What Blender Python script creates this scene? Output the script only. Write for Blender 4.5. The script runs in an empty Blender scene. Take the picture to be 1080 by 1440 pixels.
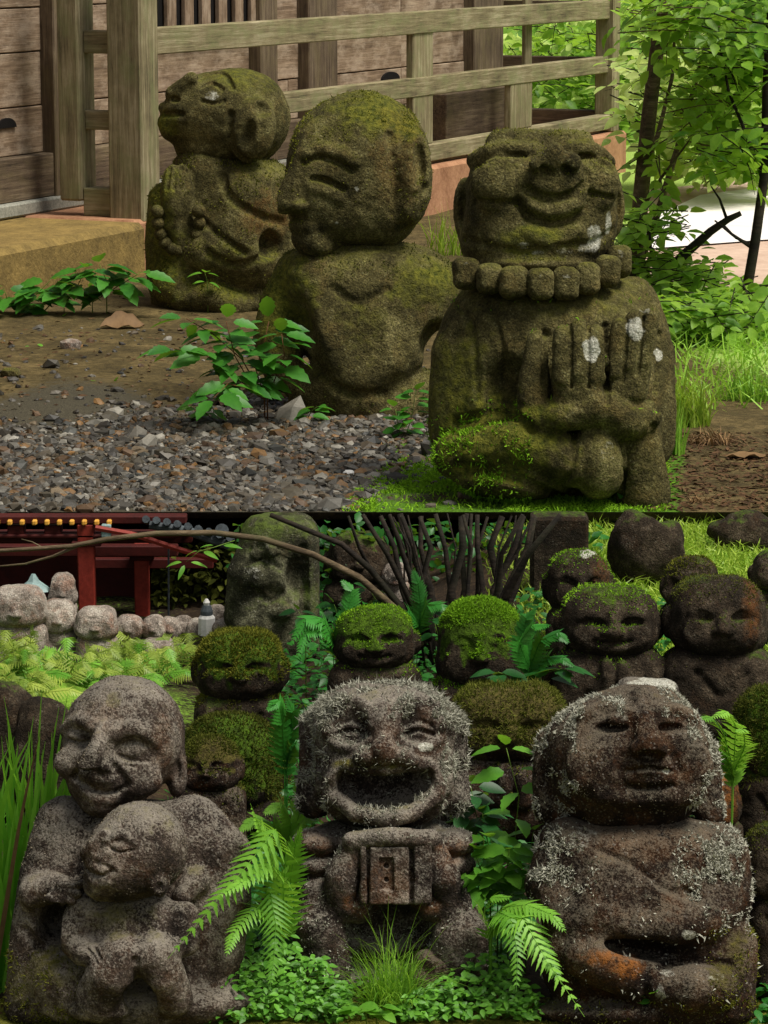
import bpy, math, random
import numpy as np
from mathutils import Vector, Matrix, Euler
rnd = random.Random(7)
RS = np.random.RandomState(11)
scene = bpy.context.scene
COL = scene.collection
# ------------------------------------------------------------------ camera
FPX = 4200.0                      # focal length in photo pixels (1080 x 1440)
PITCH = math.radians(11.0)
CAM_H = 1.98
cd = bpy.data.cameras.new('camera'); cam = bpy.data.objects.new('camera', cd); COL.objects.link(cam)
cd.sensor_fit = 'VERTICAL'; cd.sensor_height = 24.0; cd.sensor_width = 18.0
cd.lens = FPX / 1440.0 * 24.0
cd.clip_start = 0.1; cd.clip_end = 1000
cam.location = (0, 0, CAM_H); cam.rotation_euler = (math.pi / 2 - PITCH, 0, 0)
scene.camera = cam
# ------------------------------------------------------------------ sky, sun, exposure
SUN_EL, SUN_AZ = math.radians(62), math.radians(118)     # azimuth from +Y towards +X
w = bpy.data.worlds.new('World'); scene.world = w; w.use_nodes = True
nt = w.node_tree; nt.nodes.clear()
sky = nt.nodes.new('ShaderNodeTexSky'); sky.sky_type = 'NISHITA'; sky.sun_disc = False
sky.sun_elevation = SUN_EL; sky.sun_rotation = SUN_AZ; sky.dust_density = 4.0; sky.air_density = 1.0
hs = nt.nodes.new('ShaderNodeHueSaturation'); hs.inputs['Saturation'].default_value = 0.35
bg = nt.nodes.new('ShaderNodeBackground'); bg.inputs['Strength'].default_value = 0.056
wo = nt.nodes.new('ShaderNodeOutputWorld')
nt.links.new(sky.outputs[0], hs.inputs['Color']); nt.links.new(hs.outputs[0], bg.inputs['Color']); nt.links.new(bg.outputs[0], wo.inputs[0])
sl = bpy.data.lights.new('sun', 'SUN'); sun = bpy.data.objects.new('sun', sl); COL.objects.link(sun)
sl.energy = 2.8; sl.angle = math.radians(22); sl.color = (1.0, 0.95, 0.86)
sd = Vector((math.sin(SUN_AZ) * math.cos(SUN_EL), math.cos(SUN_AZ) * math.cos(SUN_EL), math.sin(SUN_EL)))
sun.rotation_euler = sd.to_track_quat('Z', 'Y').to_euler(); sun.location = (3, 3, 12)
vs = scene.view_settings; vs.view_transform = 'Standard'; vs.look = 'None'; vs.exposure = 0.7; vs.gamma = 1.0
vs.use_curve_mapping = False
scene.cycles.max_bounces = 6; scene.cycles.diffuse_bounces = 3; scene.cycles.transmission_bounces = 3
# ------------------------------------------------------------------ placing things
CP, SP = math.cos(PITCH), math.sin(PITCH)
def ray(px, py):
    dx = (px - 540) / FPX; dy = (720 - py) / FPX
    return Vector((dx, CP + dy * SP, -SP + dy * CP))
def at(px, py, Y):
    d = ray(px, py); return Vector((0, 0, CAM_H)) + d * (Y / d.y)
def onz(px, py, z):
    d = ray(px, py); return Vector((0, 0, CAM_H)) + d * ((z - CAM_H) / d.z)
def mpp(py, Y):
    return Y / ray(540, py).y / FPX
def smooth(a, b, x):
    t = np.clip((np.asarray(x, float) - a) / (b - a), 0, 1); return t * t * (3 - 2 * t)
ZU = CAM_H - 9.0 * math.tan(PITCH + math.atan(-30 / FPX))     # level of the upper terrace
YE = (CAM_H - ZU) / math.tan(PITCH)                           # its front edge
# value noise on points
TAB = RS.rand(32, 32, 32).astype(np.float32)
def vnoise(P, scale):
    q = P * scale + 1000.37; i = np.floor(q).astype(int); f = q - i; f = f * f * (3 - 2 * f)
    i0 = i % 32; i1 = (i + 1) % 32; r = 0
    for a in (0, 1):
        X = i1[:, 0] if a else i0[:, 0]; wx = f[:, 0] if a else 1 - f[:, 0]
        for b in (0, 1):
            Y = i1[:, 1] if b else i0[:, 1]; wy = f[:, 1] if b else 1 - f[:, 1]
            for c in (0, 1):
                Z = i1[:, 2] if c else i0[:, 2]; wz = f[:, 2] if c else 1 - f[:, 2]
                r = r + TAB[X, Y, Z] * wx * wy * wz
    return r * 2 - 1
# ------------------------------------------------------------------ objects
def mesh_from(name, V, Fs, smoothf=True, attrs=None):
    """V (n,3), Fs (m,k) int array or list of tuples -> mesh; attrs: name -> (n,) or (n,3)"""
    me = bpy.data.meshes.new(name); V = np.asarray(V, np.float32)
    if isinstance(Fs, np.ndarray):
        m, k = Fs.shape
        me.vertices.add(len(V)); me.vertices.foreach_set('co', V.ravel())
        me.loops.add(m * k); me.loops.foreach_set('vertex_index', Fs.astype(np.int32).ravel())
        me.polygons.add(m); me.polygons.foreach_set('loop_start', np.arange(0, m * k, k, dtype=np.int32))
        me.polygons.foreach_set('loop_total', np.full(m, k, np.int32))
        me.update(calc_edges=True)
    else:
        me.from_pydata([tuple(map(float, v)) for v in V], [], Fs); me.update()
    me.polygons.foreach_set('use_smooth', np.full(len(me.polygons), smoothf))
    for an, av in (attrs or {}).items():
        av = np.asarray(av, np.float32)
        if av.ndim == 1: av = np.stack([av] * 3, 1)
        a = me.color_attributes.new(an, 'FLOAT_COLOR', 'POINT')
        a.data.foreach_set('color', np.concatenate([av, np.ones((len(av), 1), np.float32)], 1).ravel())
    return me
def tag(o, label=None, cat=None, group=None, kind=None):
    if label: o['label'] = label
    if cat: o['category'] = cat
    if group: o['group'] = group
    if kind: o['kind'] = kind
    return o
def link(name, me, mat=None, parent=None):
    o = bpy.data.objects.new(name, me); COL.objects.link(o)
    if mat is not None and me is not None and not me.materials: me.materials.append(mat)
    if parent is not None: o.parent = parent
    return o
def empty(name, loc, label, cat, group=None, rot=(0, 0, 0)):
    o = bpy.data.objects.new(name, None); COL.objects.link(o); o.location = loc; o.rotation_euler = rot
    o.empty_display_size = 0.05
    return tag(o, label, cat, group)
class MB:
    """collects simple solids into one mesh"""
    def __init__(s): s.v = []; s.f = []
    def raw(s, v, f):
        n = len(s.v); s.v += [tuple(x) for x in v]; s.f += [tuple(i + n for i in q) for q in f]; return s
    def hexa(s, p):      # 8 points: bottom 4 ccw, top 4 ccw
        return s.raw(p, [(3, 2, 1, 0), (4, 5, 6, 7), (0, 1, 5, 4), (1, 2, 6, 5), (2, 3, 7, 6), (3, 0, 4, 7)])
    def box(s, c, ax, ay, az, b=0.0):
        """box centred at c with half-axis vectors, chamfered by b metres"""
        c = Vector(c); ax = Vector(ax); ay = Vector(ay); az = Vector(az)
        if b <= 0:
            return s.hexa([c - ax - ay - az, c + ax - ay - az, c + ax + ay - az, c - ax + ay - az,
                           c - ax - ay + az, c + ax - ay + az, c + ax + ay + az, c - ax + ay + az])
        L = [a.length for a in (ax, ay, az)]; U = [a.normalized() for a in (ax, ay, az)]; idx = {}; V = []
        for sx in (-1, 1):
            for sy in (-1, 1):
                for sz in (-1, 1):
                    for k in range(3):
                        e = [L[0] - b, L[1] - b, L[2] - b]; e[k] += b
                        idx[(sx, sy, sz, k)] = len(V)
                        V.append(c + U[0] * (sx * e[0]) + U[1] * (sy * e[1]) + U[2] * (sz * e[2]))
        Fc = []
        for k in range(3):
            i, j = (k + 1) % 3, (k + 2) % 3
            for sg in (-1, 1):
                q = []
                for a, d in ((-1, -1), (1, -1), (1, 1), (-1, 1)):
                    t = [0, 0, 0]; t[k] = sg; t[i] = a; t[j] = d; q.append(idx[(*t, k)])
                Fc.append(q if sg > 0 else q[::-1])
        for k in range(3):
            i, j = (k + 1) % 3, (k + 2) % 3
            for a in (-1, 1):
                for d in (-1, 1):
                    t0 = [0, 0, 0]; t0[i] = a; t0[j] = d; t1 = t0[:]; t0[k] = -1; t1[k] = 1
                    q = [idx[(*t0, i)], idx[(*t1, i)], idx[(*t1, j)], idx[(*t0, j)]]
                    Fc.append(q if a * d < 0 else q[::-1])
        for sx in (-1, 1):
            for sy in (-1, 1):
                for sz in (-1, 1):
                    q = [idx[(sx, sy, sz, k)] for k in range(3)]
                    Fc.append(q if sx * sy * sz > 0 else q[::-1])
        return s.raw(V, Fc)
    def tube(s, pts, rad, n=8, cap=True):
        pts = [Vector(p) for p in pts]; rings = []; ref = Vector((0.31, 0.2, 0.93))
        for i, p in enumerate(pts):
            t = (pts[min(i + 1, len(pts) - 1)] - pts[max(i - 1, 0)]).normalized()
            a = t.cross(ref)
            if a.length < 0.05: a = t.cross(Vector((1, 0, 0)))
            a.normalize(); b = t.cross(a); r = rad[i] if hasattr(rad, '__len__') else rad
            rings.append([p + (a * math.cos(u) + b * math.sin(u)) * r for u in [2 * math.pi * k / n for k in range(n)]])
        V = [q for R in rings for q in R]; Fc = []
        for i in range(len(pts) - 1):
            for k in range(n):
                Fc.append((i * n + k, i * n + (k + 1) % n, (i + 1) * n + (k + 1) % n, (i + 1) * n + k))
        if cap: Fc += [tuple(range(n))[::-1], tuple((len(pts) - 1) * n + k for k in range(n))]
        return s.raw(V, Fc)
    def build(s, name, mat, parent=None, smoothf=False):
        me = mesh_from(name, np.array(s.v, float), s.f, smoothf); return link(name, me, mat, parent)
# ------------------------------------------------------------------ materials
def lin(h):
    h = h.lstrip('#'); r = []
    for i in (0, 2, 4):
        v = int(h[i:i + 2], 16) / 255; r.append(v / 12.92 if v <= .04045 else ((v + .055) / 1.055) ** 2.4)
    return (*r, 1)
class N:
    def __init__(s, name):
        s.m = bpy.data.materials.new(name); s.m.use_nodes = True; s.t = s.m.node_tree; s.t.nodes.clear()
        s.out = s.t.nodes.new('ShaderNodeOutputMaterial')
    def n(s, typ, ins=None, **props):
        nd = s.t.nodes.new('ShaderNode' + typ)
        for k, v in props.items(): setattr(nd, k, v)
        for k, v in (ins or {}).items(): s.set(nd.inputs[k], v)
        return nd
    def set(s, sock, v):
        if isinstance(v, bpy.types.NodeSocket): s.t.links.new(v, sock)
        elif isinstance(v, bpy.types.Node): s.t.links.new(v.outputs[0], sock)
        else: sock.default_value = v
    def mix(s, f, a, b, blend='MIX'):
        nd = s.n('Mix', data_type='RGBA', blend_type=blend)
        s.set(nd.inputs[0], f); s.set(nd.inputs[6], a); s.set(nd.inputs[7], b); return nd.outputs[2]
    def ramp(s, f, stops):
        nd = s.n('ValToRGB'); e = nd.color_ramp.elements
        while len(e) < len(stops): e.new(0.5)
        for q, (p, c) in zip(e, stops):
            q.position = p; q.color = c if hasattr(c, '__len__') else (c, c, c, 1)
        s.set(nd.inputs[0], f); return nd.outputs[0]
    def math(s, op, a, b=0.0, clamp=False):
        nd = s.n('Math', operation=op, use_clamp=clamp); s.set(nd.inputs[0], a); s.set(nd.inputs[1], b); return nd.outputs[0]
    def noise(s, vec, scale, detail=4, rough=.6, dist=0.0):
        return s.n('TexNoise', {'Vector': vec, 'Scale': scale, 'Detail': detail, 'Roughness': rough, 'Distortion': dist}).outputs[0]
    def pos(s): return s.n('NewGeometry').outputs['Position']
    def obj(s): return s.n('TexCoord').outputs['Object']
    def attr(s, name): return s.n('Attribute', attribute_name=name)
    def sep(s, c): return s.n('SeparateXYZ', {0: c}).outputs
    def surf(s, col, rough=.85, bump=None, bstr=.5, bdist=.01, spec=.3, trans=0.0, tcol=None):
        b = s.n('BsdfPrincipled', {'Base Color': col, 'Roughness': rough, 'Specular IOR Level': spec})
        if bump is not None:
            bp = s.n('Bump', {'Height': bump, 'Strength': bstr, 'Distance': bdist}); s.t.links.new(bp.outputs[0], b.inputs['Normal'])
        o = b.outputs[0]
        if trans > 0:
            t = s.n('BsdfTranslucent', {'Color': tcol if tcol is not None else col})
            mx = s.n('MixShader', {0: trans, 1: o, 2: t.outputs[0]}); o = mx.outputs[0]
        s.t.links.new(o, s.out.inputs[0]); return s.m
def stone(name, dark, mid, light, moss, moss_lo=.55, moss_hi=.8, speck='#8d8a80', speck_amt=.5, scale=1.0, rust='#6b4324', rust_amt=.4, paintcol='#c9c8b8', crust_highlight=None, stain=0.0):
    m = N(name); p = m.pos()
    n1 = m.noise(p, 9 * scale, 5, .62); n2 = m.noise(p, 34 * scale, 6, .7); n3 = m.noise(p, 240 * scale, 3, .7); n4 = m.noise(p, 75 * scale, 4, .7)
    f = m.math('ADD', m.math('MULTIPLY', n1, .55), m.math('MULTIPLY', n2, .45))
    col = m.ramp(f, [(.33, lin(dark)), (.5, lin(mid)), (.68, lin(light))])
    rs = m.noise(m.n('VectorMath', {0: p, 1: (3.1, 7.7, 1.9)}, operation='ADD').outputs[0], 15 * scale, 5, .7)
    col = m.mix(m.math('MULTIPLY', m.ramp(rs, [(.52, 0.), (.66, 1.)]), rust_amt), col, lin(rust))
    grain = m.ramp(n3, [(.32, .3), (.5, .9), (.7, 1.9)])
    col = m.mix(.85, col, grain, 'MULTIPLY')
    if stain:      # old damp stains
        sn = m.noise(m.n('Mapping', {'Vector': p, 'Scale': (1, 1, .55)}).outputs[0], 11 * scale, 5, .6, .6)
        col = m.mix(stain, col, m.ramp(sn, [(.40, .28), (.54, 1.12)]), 'MULTIPLY')
    # pale crustose specks
    vo = m.n('TexVoronoi', {'Vector': p, 'Scale': 130 * scale, 'Randomness': 1.0}).outputs['Distance']
    sp = m.math('MULTIPLY', m.ramp(vo, [(.16, 1.), (.34, 0.)]), m.ramp(n2, [(.46, 0.), (.6, 1.)]))
    sp = m.math('MULTIPLY', sp, speck_amt, True)
    col = m.mix(sp, col, lin(speck))
    nz = m.sep(m.n('NewGeometry').outputs['Normal'])[2]
    if crust_highlight:      # pale grey lichen that also paints highlights onto upward faces
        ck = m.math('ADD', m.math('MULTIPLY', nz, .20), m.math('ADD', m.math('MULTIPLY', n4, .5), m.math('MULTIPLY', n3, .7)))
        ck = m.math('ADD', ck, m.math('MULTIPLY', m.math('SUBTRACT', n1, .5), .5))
        col = m.mix(m.math('MULTIPLY', m.ramp(ck, [(.65, 0.), (.78, 1.)]), crust_highlight[1]), col, lin(crust_highlight[0]))
    pa = m.sep(m.attr('paint').outputs['Color'])
    mo = m.math('ADD', m.math('MULTIPLY', nz, .32), m.math('MULTIPLY', n1, .8))
    mo = m.math('ADD', mo, m.math('MULTIPLY', pa[1], .6))
    mo = m.math('ADD', mo, m.math('MULTIPLY', m.math('SUBTRACT', n4, .5), .35))
    mm = m.ramp(mo, [(moss_lo, 0.), (moss_hi, 1.)])
    mcol = m.mix(m.ramp(n4, [(.35, 0.), (.68, 1.)]), lin(moss[0]), lin(moss[1]))
    col = m.mix(mm, col, mcol)
    rp = m.math('MULTIPLY', pa[2], m.ramp(n4, [(.36, 0.), (.56, 1.)]))
    col = m.mix(rp, col, lin('#8a5524'))
    wp = m.ramp(m.math('ADD', pa[0], m.math('MULTIPLY', m.math('SUBTRACT', n4, .5), .9)), [(.5, 0.), (.8, .85)])
    wcol = m.mix(m.ramp(n3, [(.35, 0.), (.65, 1.)]), lin('#8f8d7a'), lin('#d2d1c4'))
    col = m.mix(wp, col, wcol)
    pit = m.ramp(m.n('TexVoronoi', {'Vector': p, 'Scale': 55 * scale, 'Randomness': 1.0}).outputs['Distance'], [(.0, 0.), (.22, 1.)])
    h = m.math('ADD', m.math('ADD', m.math('MULTIPLY', n4, 1.0), m.math('MULTIPLY', pit, .25)), m.math('ADD', m.math('MULTIPLY', n3, .55), m.math('MULTIPLY', sp, .3)))
    return m.surf(col, .93, h, 1.0, .008 / scale, .15)
M = {}
M['stone_u'] = stone('mossy olive stone', '#232110', '#4d4728', '#7e764c', ('#333b12', '#727028'), .55, .95, '#a9a878', .25, .62, '#6a5a32', .4)
M['stone_l'] = stone('brown lichen stone', '#1f1915', '#483d35', '#948a7d', ('#4c4722', '#6b6530'), .72, 1.0, '#a8a298', .3, 1.0, '#4c3018', .45, crust_highlight=('#8f887b', .6), stain=.75)
M['stone_d'] = stone('dark brown lichen stone', '#130d09', '#32241a', '#5a4734', ('#38321a', '#5c5528'), .76, 1.0, '#a8a298', .4, 1.0, '#4c2c12', .6, crust_highlight=('#7d7564', .4), stain=.85)
M['stone_b'] = stone('shade toned stone', '#14110c', '#30281e', '#5c5040', ('#27340c', '#4e6a16'), .66, .84, '#7d7a6a', .3, 1.0, '#3a2818', .5)  # low colours stand in for the deep shade among the back figures
M['stone_t'] = stone('greenish lichen stone', '#1c1b13', '#403f2e', '#78765c', ('#3c4a1c', '#5c6a2c'), .62, .9, '#a8a690', .5, 1.0, '#5a4a30', .3, stain=.6)
M['stone_p'] = stone('pale weathered stone', '#4a4038', '#8f8478', '#beb5a6', ('#5a5a2c', '#6e7038'), .8, 1.1, '#ccc8be', .5, 1.2, '#8a5e46', .5)
def leafmat(name, a, b, trans=.35, rough=.45, tr=None, spec=.35):
    m = N(name); p = m.pos(); t = m.sep(m.attr('tint').outputs['Color'])[0]
    n1 = m.noise(p, 40, 3, .6); oi = m.n('ObjectInfo').outputs['Random']
    f = m.math('ADD', m.math('MULTIPLY', n1, .5), m.math('ADD', m.math('MULTIPLY', oi, .35), m.math('MULTIPLY', t, .55)))
    col = m.ramp(f, [(.2, lin(a)), (.95, lin(b))])
    return m.surf(col, rough, None, spec=spec, trans=trans, tcol=m.mix(.35, col, lin(tr or '#9fbf20')))
M['fern'] = leafmat('fern green', '#46841f', '#8cc544', .4)
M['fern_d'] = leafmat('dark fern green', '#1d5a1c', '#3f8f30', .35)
M['fern_y'] = leafmat('yellow fern green', '#62802a', '#a9ba50', .4)
M['leaf'] = leafmat('leaf green', '#245f1c', '#5aa030', .35)
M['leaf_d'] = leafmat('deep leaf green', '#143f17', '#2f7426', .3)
M['leaf_b'] = leafmat('bright leaf green', '#4c8a24', '#8cc846', .45)
M['ivy'] = leafmat('ivy green', '#1f5a18', '#6aa436', .3)
M['grass'] = leafmat('grass green', '#528c24', '#a2d04c', .4)
M['grass_y'] = leafmat('meadow grass', '#6d9426', '#b2c84e', .35)
M['iris'] = leafmat('iris blade green', '#58a428', '#a0dc50', .5)
M['moss'] = leafmat('moss green', '#35600f', '#84b228', .2, .9, spec=.1)
M['moss_o'] = leafmat('olive moss', '#33380f', '#7a7a2c', .1, .95, spec=.05)
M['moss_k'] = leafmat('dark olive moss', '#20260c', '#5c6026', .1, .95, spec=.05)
M['lichen'] = leafmat('grey lichen', '#5e5c4c', '#b4b3a2', .1, .95, '#9a9a80', .05)
M['lichen_b'] = leafmat('brownish lichen', '#4a4038', '#8e8470', .05, .95, '#8a8068', .05)
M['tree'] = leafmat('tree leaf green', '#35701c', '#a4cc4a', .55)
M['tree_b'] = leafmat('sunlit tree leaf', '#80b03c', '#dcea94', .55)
M['dry'] = leafmat('dry leaf brown', '#4e3820', '#94744a', .1, .7, '#94744a')
def simple(name, a, b, scale, rough=.9, bumpd=.004, stretch=(1, 1, 1), c=None):
    m = N(name); p = m.n('Mapping', {'Vector': m.pos(), 'Scale': stretch}).outputs[0]
    n1 = m.noise(p, scale, 6, .7); n2 = m.noise(p, scale * 7, 4, .7)
    f = m.math('ADD', m.math('MULTIPLY', n1, .6), m.math('MULTIPLY', n2, .4))
    st = [(.32, lin(a)), (.62, lin(b))] + ([(.78, lin(c))] if c else [])
    return m.surf(m.ramp(f, st), rough, n2, .6, bumpd, .2)
def wood(name, a, b, c, moss, along, moss_amt=.5):
    """weathered timber; grain runs along the object's local X"""
    m = N(name); o = m.obj(); oi = m.n('ObjectInfo').outputs['Random']
    off = m.n('CombineXYZ', {0: m.math('MULTIPLY', oi, 37.0), 1: m.math('MULTIPLY', oi, 11.0), 2: m.math('MULTIPLY', oi, 5.0)})
    p = m.n('VectorMath', {0: o, 1: off.outputs[0]}, operation='ADD').outputs[0]
    g = m.n('Mapping', {'Vector': p, 'Scale': (1.6, 34, 34)}).outputs[0]
    n1 = m.noise(g, 1.6, 6, .7, .4); n2 = m.noise(p, 3.2, 5, .65); n3 = m.noise(m.n('Mapping', {'Vector': p, 'Scale': (6, 110, 110)}).outputs[0], 1.5, 4, .7)
    f = m.math('ADD', m.math('MULTIPLY', n1, .6), m.math('MULTIPLY', n2, .4))
    col = m.ramp(f, [(.34, lin(a)), (.5, lin(b)), (.66, lin(c))])
    col = m.mix(.4, col, m.ramp(n3, [(.32, .5), (.6, 1.2)]), 'MULTIPLY')
    wn = m.noise(m.n('Mapping', {'Vector': p, 'Scale': (1, 2.2, 2.2)}).outputs[0], 5.0, 5, .7)
    col = m.mix(m.math('MULTIPLY', m.ramp(wn, [(.46, 0.), (.66, 1.)]), moss_amt), col, lin(moss))
    return m.surf(col, .85, m.math('ADD', n3, n1), .55, .004, .2)
M['rail'] = wood('weathered rail timber', '#443c2c', '#7e7356', '#a89d80', '#757850', 0, .65)
M['wall'] = wood('weathered wall boards', '#4a3a2d', '#7e6a55', '#a59078', '#b8a690', 0, .55)
M['postw'] = wood('dark wall posts', '#332a20', '#5c4e3e', '#82735c', '#6b6040', 0, .4)
M['bark'] = wood('grey brown bark', '#2c241a', '#5a4c38', '#84745a', '#565c38', 0, .4)
M['bark_d'] = wood('dark damp bark', '#0f0d0a', '#231d17', '#40362b', '#2e3420', 0, .35)
M['plaster'] = simple('orange plaster', '#7e573e', '#b08464', 5, .9, .006, c='#cba68a')
M['plaster_y'] = simple('dusty ochre plaster', '#4f4226', '#8f7844', 7, .95, .012, c='#b59c64')
M['granite'] = simple('speckled granite', '#55564f', '#a3a294', 60, .8, .002)
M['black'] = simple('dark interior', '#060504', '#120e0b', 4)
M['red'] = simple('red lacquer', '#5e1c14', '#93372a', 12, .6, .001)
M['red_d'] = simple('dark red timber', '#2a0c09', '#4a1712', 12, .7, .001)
M['yellow'] = simple('yellow rafter paint', '#b07a24', '#dca445', 30, .6, .001)
M['tile'] = simple('grey roof tile', '#25292c', '#555c60', 30, .6, .002)
M['patina'] = simple('green grey copper', '#5e7674', '#93a8a4', 30, .6, .001)
M['white'] = simple('white painted stone', '#b9b6b0', '#e4e2dc', 30, .7, .001)
M['path'] = simple('pale path', '#cfc8c0', '#efeae4', 2, .9, .002)  # near white, overexposure put into the colour
M['path_b'] = simple('pinkish path', '#a98d7a', '#cbb19c', 3, .9, .004)
# ------------------------------------------------------------------ carving stone: distance fields meshed with surface nets
class Carve:
    def __init__(s, x0, x1, py0, py1, d0, d1, h=2.0):
        s.h = h; s.o = np.array([x0, d0, -py1], float)
        s.ax = [np.arange(x0, x1 + h, h, dtype=np.float32), np.arange(d0, d1 + h, h, dtype=np.float32), np.arange(-py1, -py0 + h, h, dtype=np.float32)]
        s.F = np.full([len(a) for a in s.ax], 60.0, np.float32)
    def _sl(s, lo, hi):
        r = []
        for a in range(3):
            i0 = max(0, int((lo[a] - s.o[a]) / s.h)); i1 = min(len(s.ax[a]), int((hi[a] - s.o[a]) / s.h) + 2)
            if i1 <= i0: return None
            r.append(slice(i0, i1))
        return tuple(r)
    def _xyz(s, sl):
        return s.ax[0][sl[0]][:, None, None], s.ax[1][sl[1]][None, :, None], s.ax[2][sl[2]][None, None, :]
    def _put(s, sl, d, k, op):
        a = s.F[sl]; k = max(k, .01)
        if op == '-': d = -d; h = np.maximum(k - np.abs(a - d), 0) / k; s.F[sl] = np.maximum(a, d) + h * h * k * .25
        else: h = np.maximum(k - np.abs(a - d), 0) / k; s.F[sl] = np.minimum(a, d) - h * h * k * .25
    def E(s, px, py, d, rx, rz, rd, k=12, op='+', roll=0):
        R = max(rx, rz) if roll else 0; m = k + 4; c = (px, d, -py)
        sl = s._sl((px - max(rx, R) - m, d - rd - m, -py - max(rz, R) - m), (px + max(rx, R) + m, d + rd + m, -py + max(rz, R) + m))
        if sl is None: return s
        x, y, z = s._xyz(sl); x = x - px; y = y - d; z = z + py
        if roll:
            a = math.radians(roll); x, z = x * math.cos(a) - z * math.sin(a), x * math.sin(a) + z * math.cos(a)
        k0 = np.sqrt((x / rx) ** 2 + (y / rd) ** 2 + (z / rz) ** 2); k1 = np.sqrt((x / rx ** 2) ** 2 + (y / rd ** 2) ** 2 + (z / rz ** 2) ** 2) + 1e-6
        s._put(sl, k0 * (k0 - 1) / k1, k, op); return s
    def B(s, px, py, d, hx, hz, hd, r, k=8, op='+', roll=0, taper=0.0):
        R = math.hypot(hx, hz) if roll else 0; m = k + 4
        sl = s._sl((px - max(hx * (1 + abs(taper)), R) - m, d - hd - m, -py - max(hz, R) - m), (px + max(hx * (1 + abs(taper)), R) + m, d + hd + m, -py + max(hz, R) + m))
        if sl is None: return s
        x, y, z = s._xyz(sl); x = x - px; y = y - d; z = z + py
        if roll:
            a = math.radians(roll); x, z = x * math.cos(a) - z * math.sin(a), x * math.sin(a) + z * math.cos(a)
        if taper: x = x / (1 - taper * np.clip(z / hz, -1, 1)); y = y / (1 - taper * np.clip(z / hz, -1, 1))
        r = min(r, hx, hz, hd) * .999
        qx = np.abs(x) - hx + r; qy = np.abs(y) - hd + r; qz = np.abs(z) - hz + r
        dd = np.sqrt(np.maximum(qx, 0) ** 2 + np.maximum(qy, 0) ** 2 + np.maximum(qz, 0) ** 2) + np.minimum(np.maximum(np.maximum(qx, qy), qz), 0) - r
        s._put(sl, dd, k, op); return s
    def K(s, pts, k=8, op='+'):
        """chain of tapered capsules; points (px, py, d, r)"""
        P = np.array(pts, float); m = k + 4 + P[:, 3].max(); q = np.stack([P[:, 0], P[:, 2], -P[:, 1]], 1)
        sl = s._sl(q.min(0) - m, q.max(0) + m)
        if sl is None: return s
        x, y, z = s._xyz(sl); best = None
        for i in range(max(1, len(q) - 1)):
            a = q[i]; b = q[min(i + 1, len(q) - 1)]; ab = b - a; L = float(ab @ ab) + 1e-9
            t = np.clip(((x - a[0]) * ab[0] + (y - a[1]) * ab[1] + (z - a[2]) * ab[2]) / L, 0, 1).astype(np.float32)
            r = P[i, 3] + (P[min(i + 1, len(q) - 1), 3] - P[i, 3]) * t
            d = np.sqrt((x - a[0] - ab[0] * t) ** 2 + (y - a[1] - ab[1] * t) ** 2 + (z - a[2] - ab[2] * t) ** 2) - r
            best = d if best is None else np.minimum(best, d)
        s._put(sl, best, k, op); return s
    def front(s, px, py):
        i = int(np.clip(round((px - s.o[0]) / s.h), 0, len(s.ax[0]) - 1)); j = int(np.clip(round((-py - s.o[2]) / s.h), 0, len(s.ax[2]) - 1))
        c = s.F[i, :, j]; q = np.nonzero(c < 0)[0]
        return float(s.ax[1][q[0]]) if len(q) else float(s.ax[1][int(np.argmin(c))])
    def S(s, pts, r=4, k=4, op='-', off=0.0, n=None):
        """stroke that follows the front surface; pts (px, py[, r])"""
        P = [(p[0], p[1], p[2] if len(p) > 2 else r) for p in pts]; out = []
        # smooth curve through points
        Q = []
        for i in range(len(P) - 1):
            a, b = P[i], P[i + 1]; p0 = P[max(i - 1, 0)]; p3 = P[min(i + 2, len(P) - 1)]
            st = max(2, int(math.hypot(b[0] - a[0], b[1] - a[1]) / 6))
            for u in range(st):
                t = u / st; q = []
                for c in range(3):
                    q.append(.5 * (2 * a[c] + (b[c] - p0[c]) * t + (2 * p0[c] - 5 * a[c] + 4 * b[c] - p3[c]) * t * t + (3 * a[c] - p0[c] - 3 * b[c] + p3[c]) * t ** 3))
                Q.append(q)
        Q.append(P[-1])
        g = 1.3 if op == '-' else 1.15
        for (x, y, rr) in Q: out.append((x, y, s.front(x, y) + off, max(rr * g, .6)))
        return s.K(out, k, op)
    def P(s, px, py, rx, rz, rd, k=8, op='+', off=0.0, roll=0):
        return s.E(px, py, s.front(px, py) + off, rx, rz, rd, k, op, roll)
    def mesh(s):
        F = s.F; F[0] = F[-1] = 9; F[:, 0] = 9; F[:, -1] = 9; F[:, :, 0] = 9; F[:, :, -1] = 9
        I = F < 0; nx, ny, nz = F.shape
        cnt = np.zeros((nx - 1, ny - 1, nz - 1), np.uint8)
        for a in (0, 1):
            for b in (0, 1):
                for c in (0, 1): cnt += I[a:nx - 1 + a, b:ny - 1 + b, c:nz - 1 + c]
        cell = np.argwhere((cnt > 0) & (cnt < 8)); idm = np.full(cnt.shape, -1, np.int32); idm[tuple(cell.T)] = np.arange(len(cell))
        acc = np.zeros((len(cell), 3)); num = np.zeros(len(cell))
        cor = [(a, b, c) for a in (0, 1) for b in (0, 1) for c in (0, 1)]
        val = {c: F[cell[:, 0] + c[0], cell[:, 1] + c[1], cell[:, 2] + c[2]] for c in cor}
        for c in cor:
            for ax in range(3):
                if c[ax] == 0:
                    e = list(c); e[ax] = 1; e = tuple(e); v0, v1 = val[c], val[e]; mk = (v0 < 0) != (v1 < 0)
                    t = np.where(mk, v0 / (v0 - v1 + 1e-12), 0); p = np.array(c, float)[None].repeat(len(cell), 0); p[:, ax] += t
                    acc[mk] += p[mk]; num[mk] += 1
        V = (cell + acc / num[:, None]) * s.h + s.o
        quads = []
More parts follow.
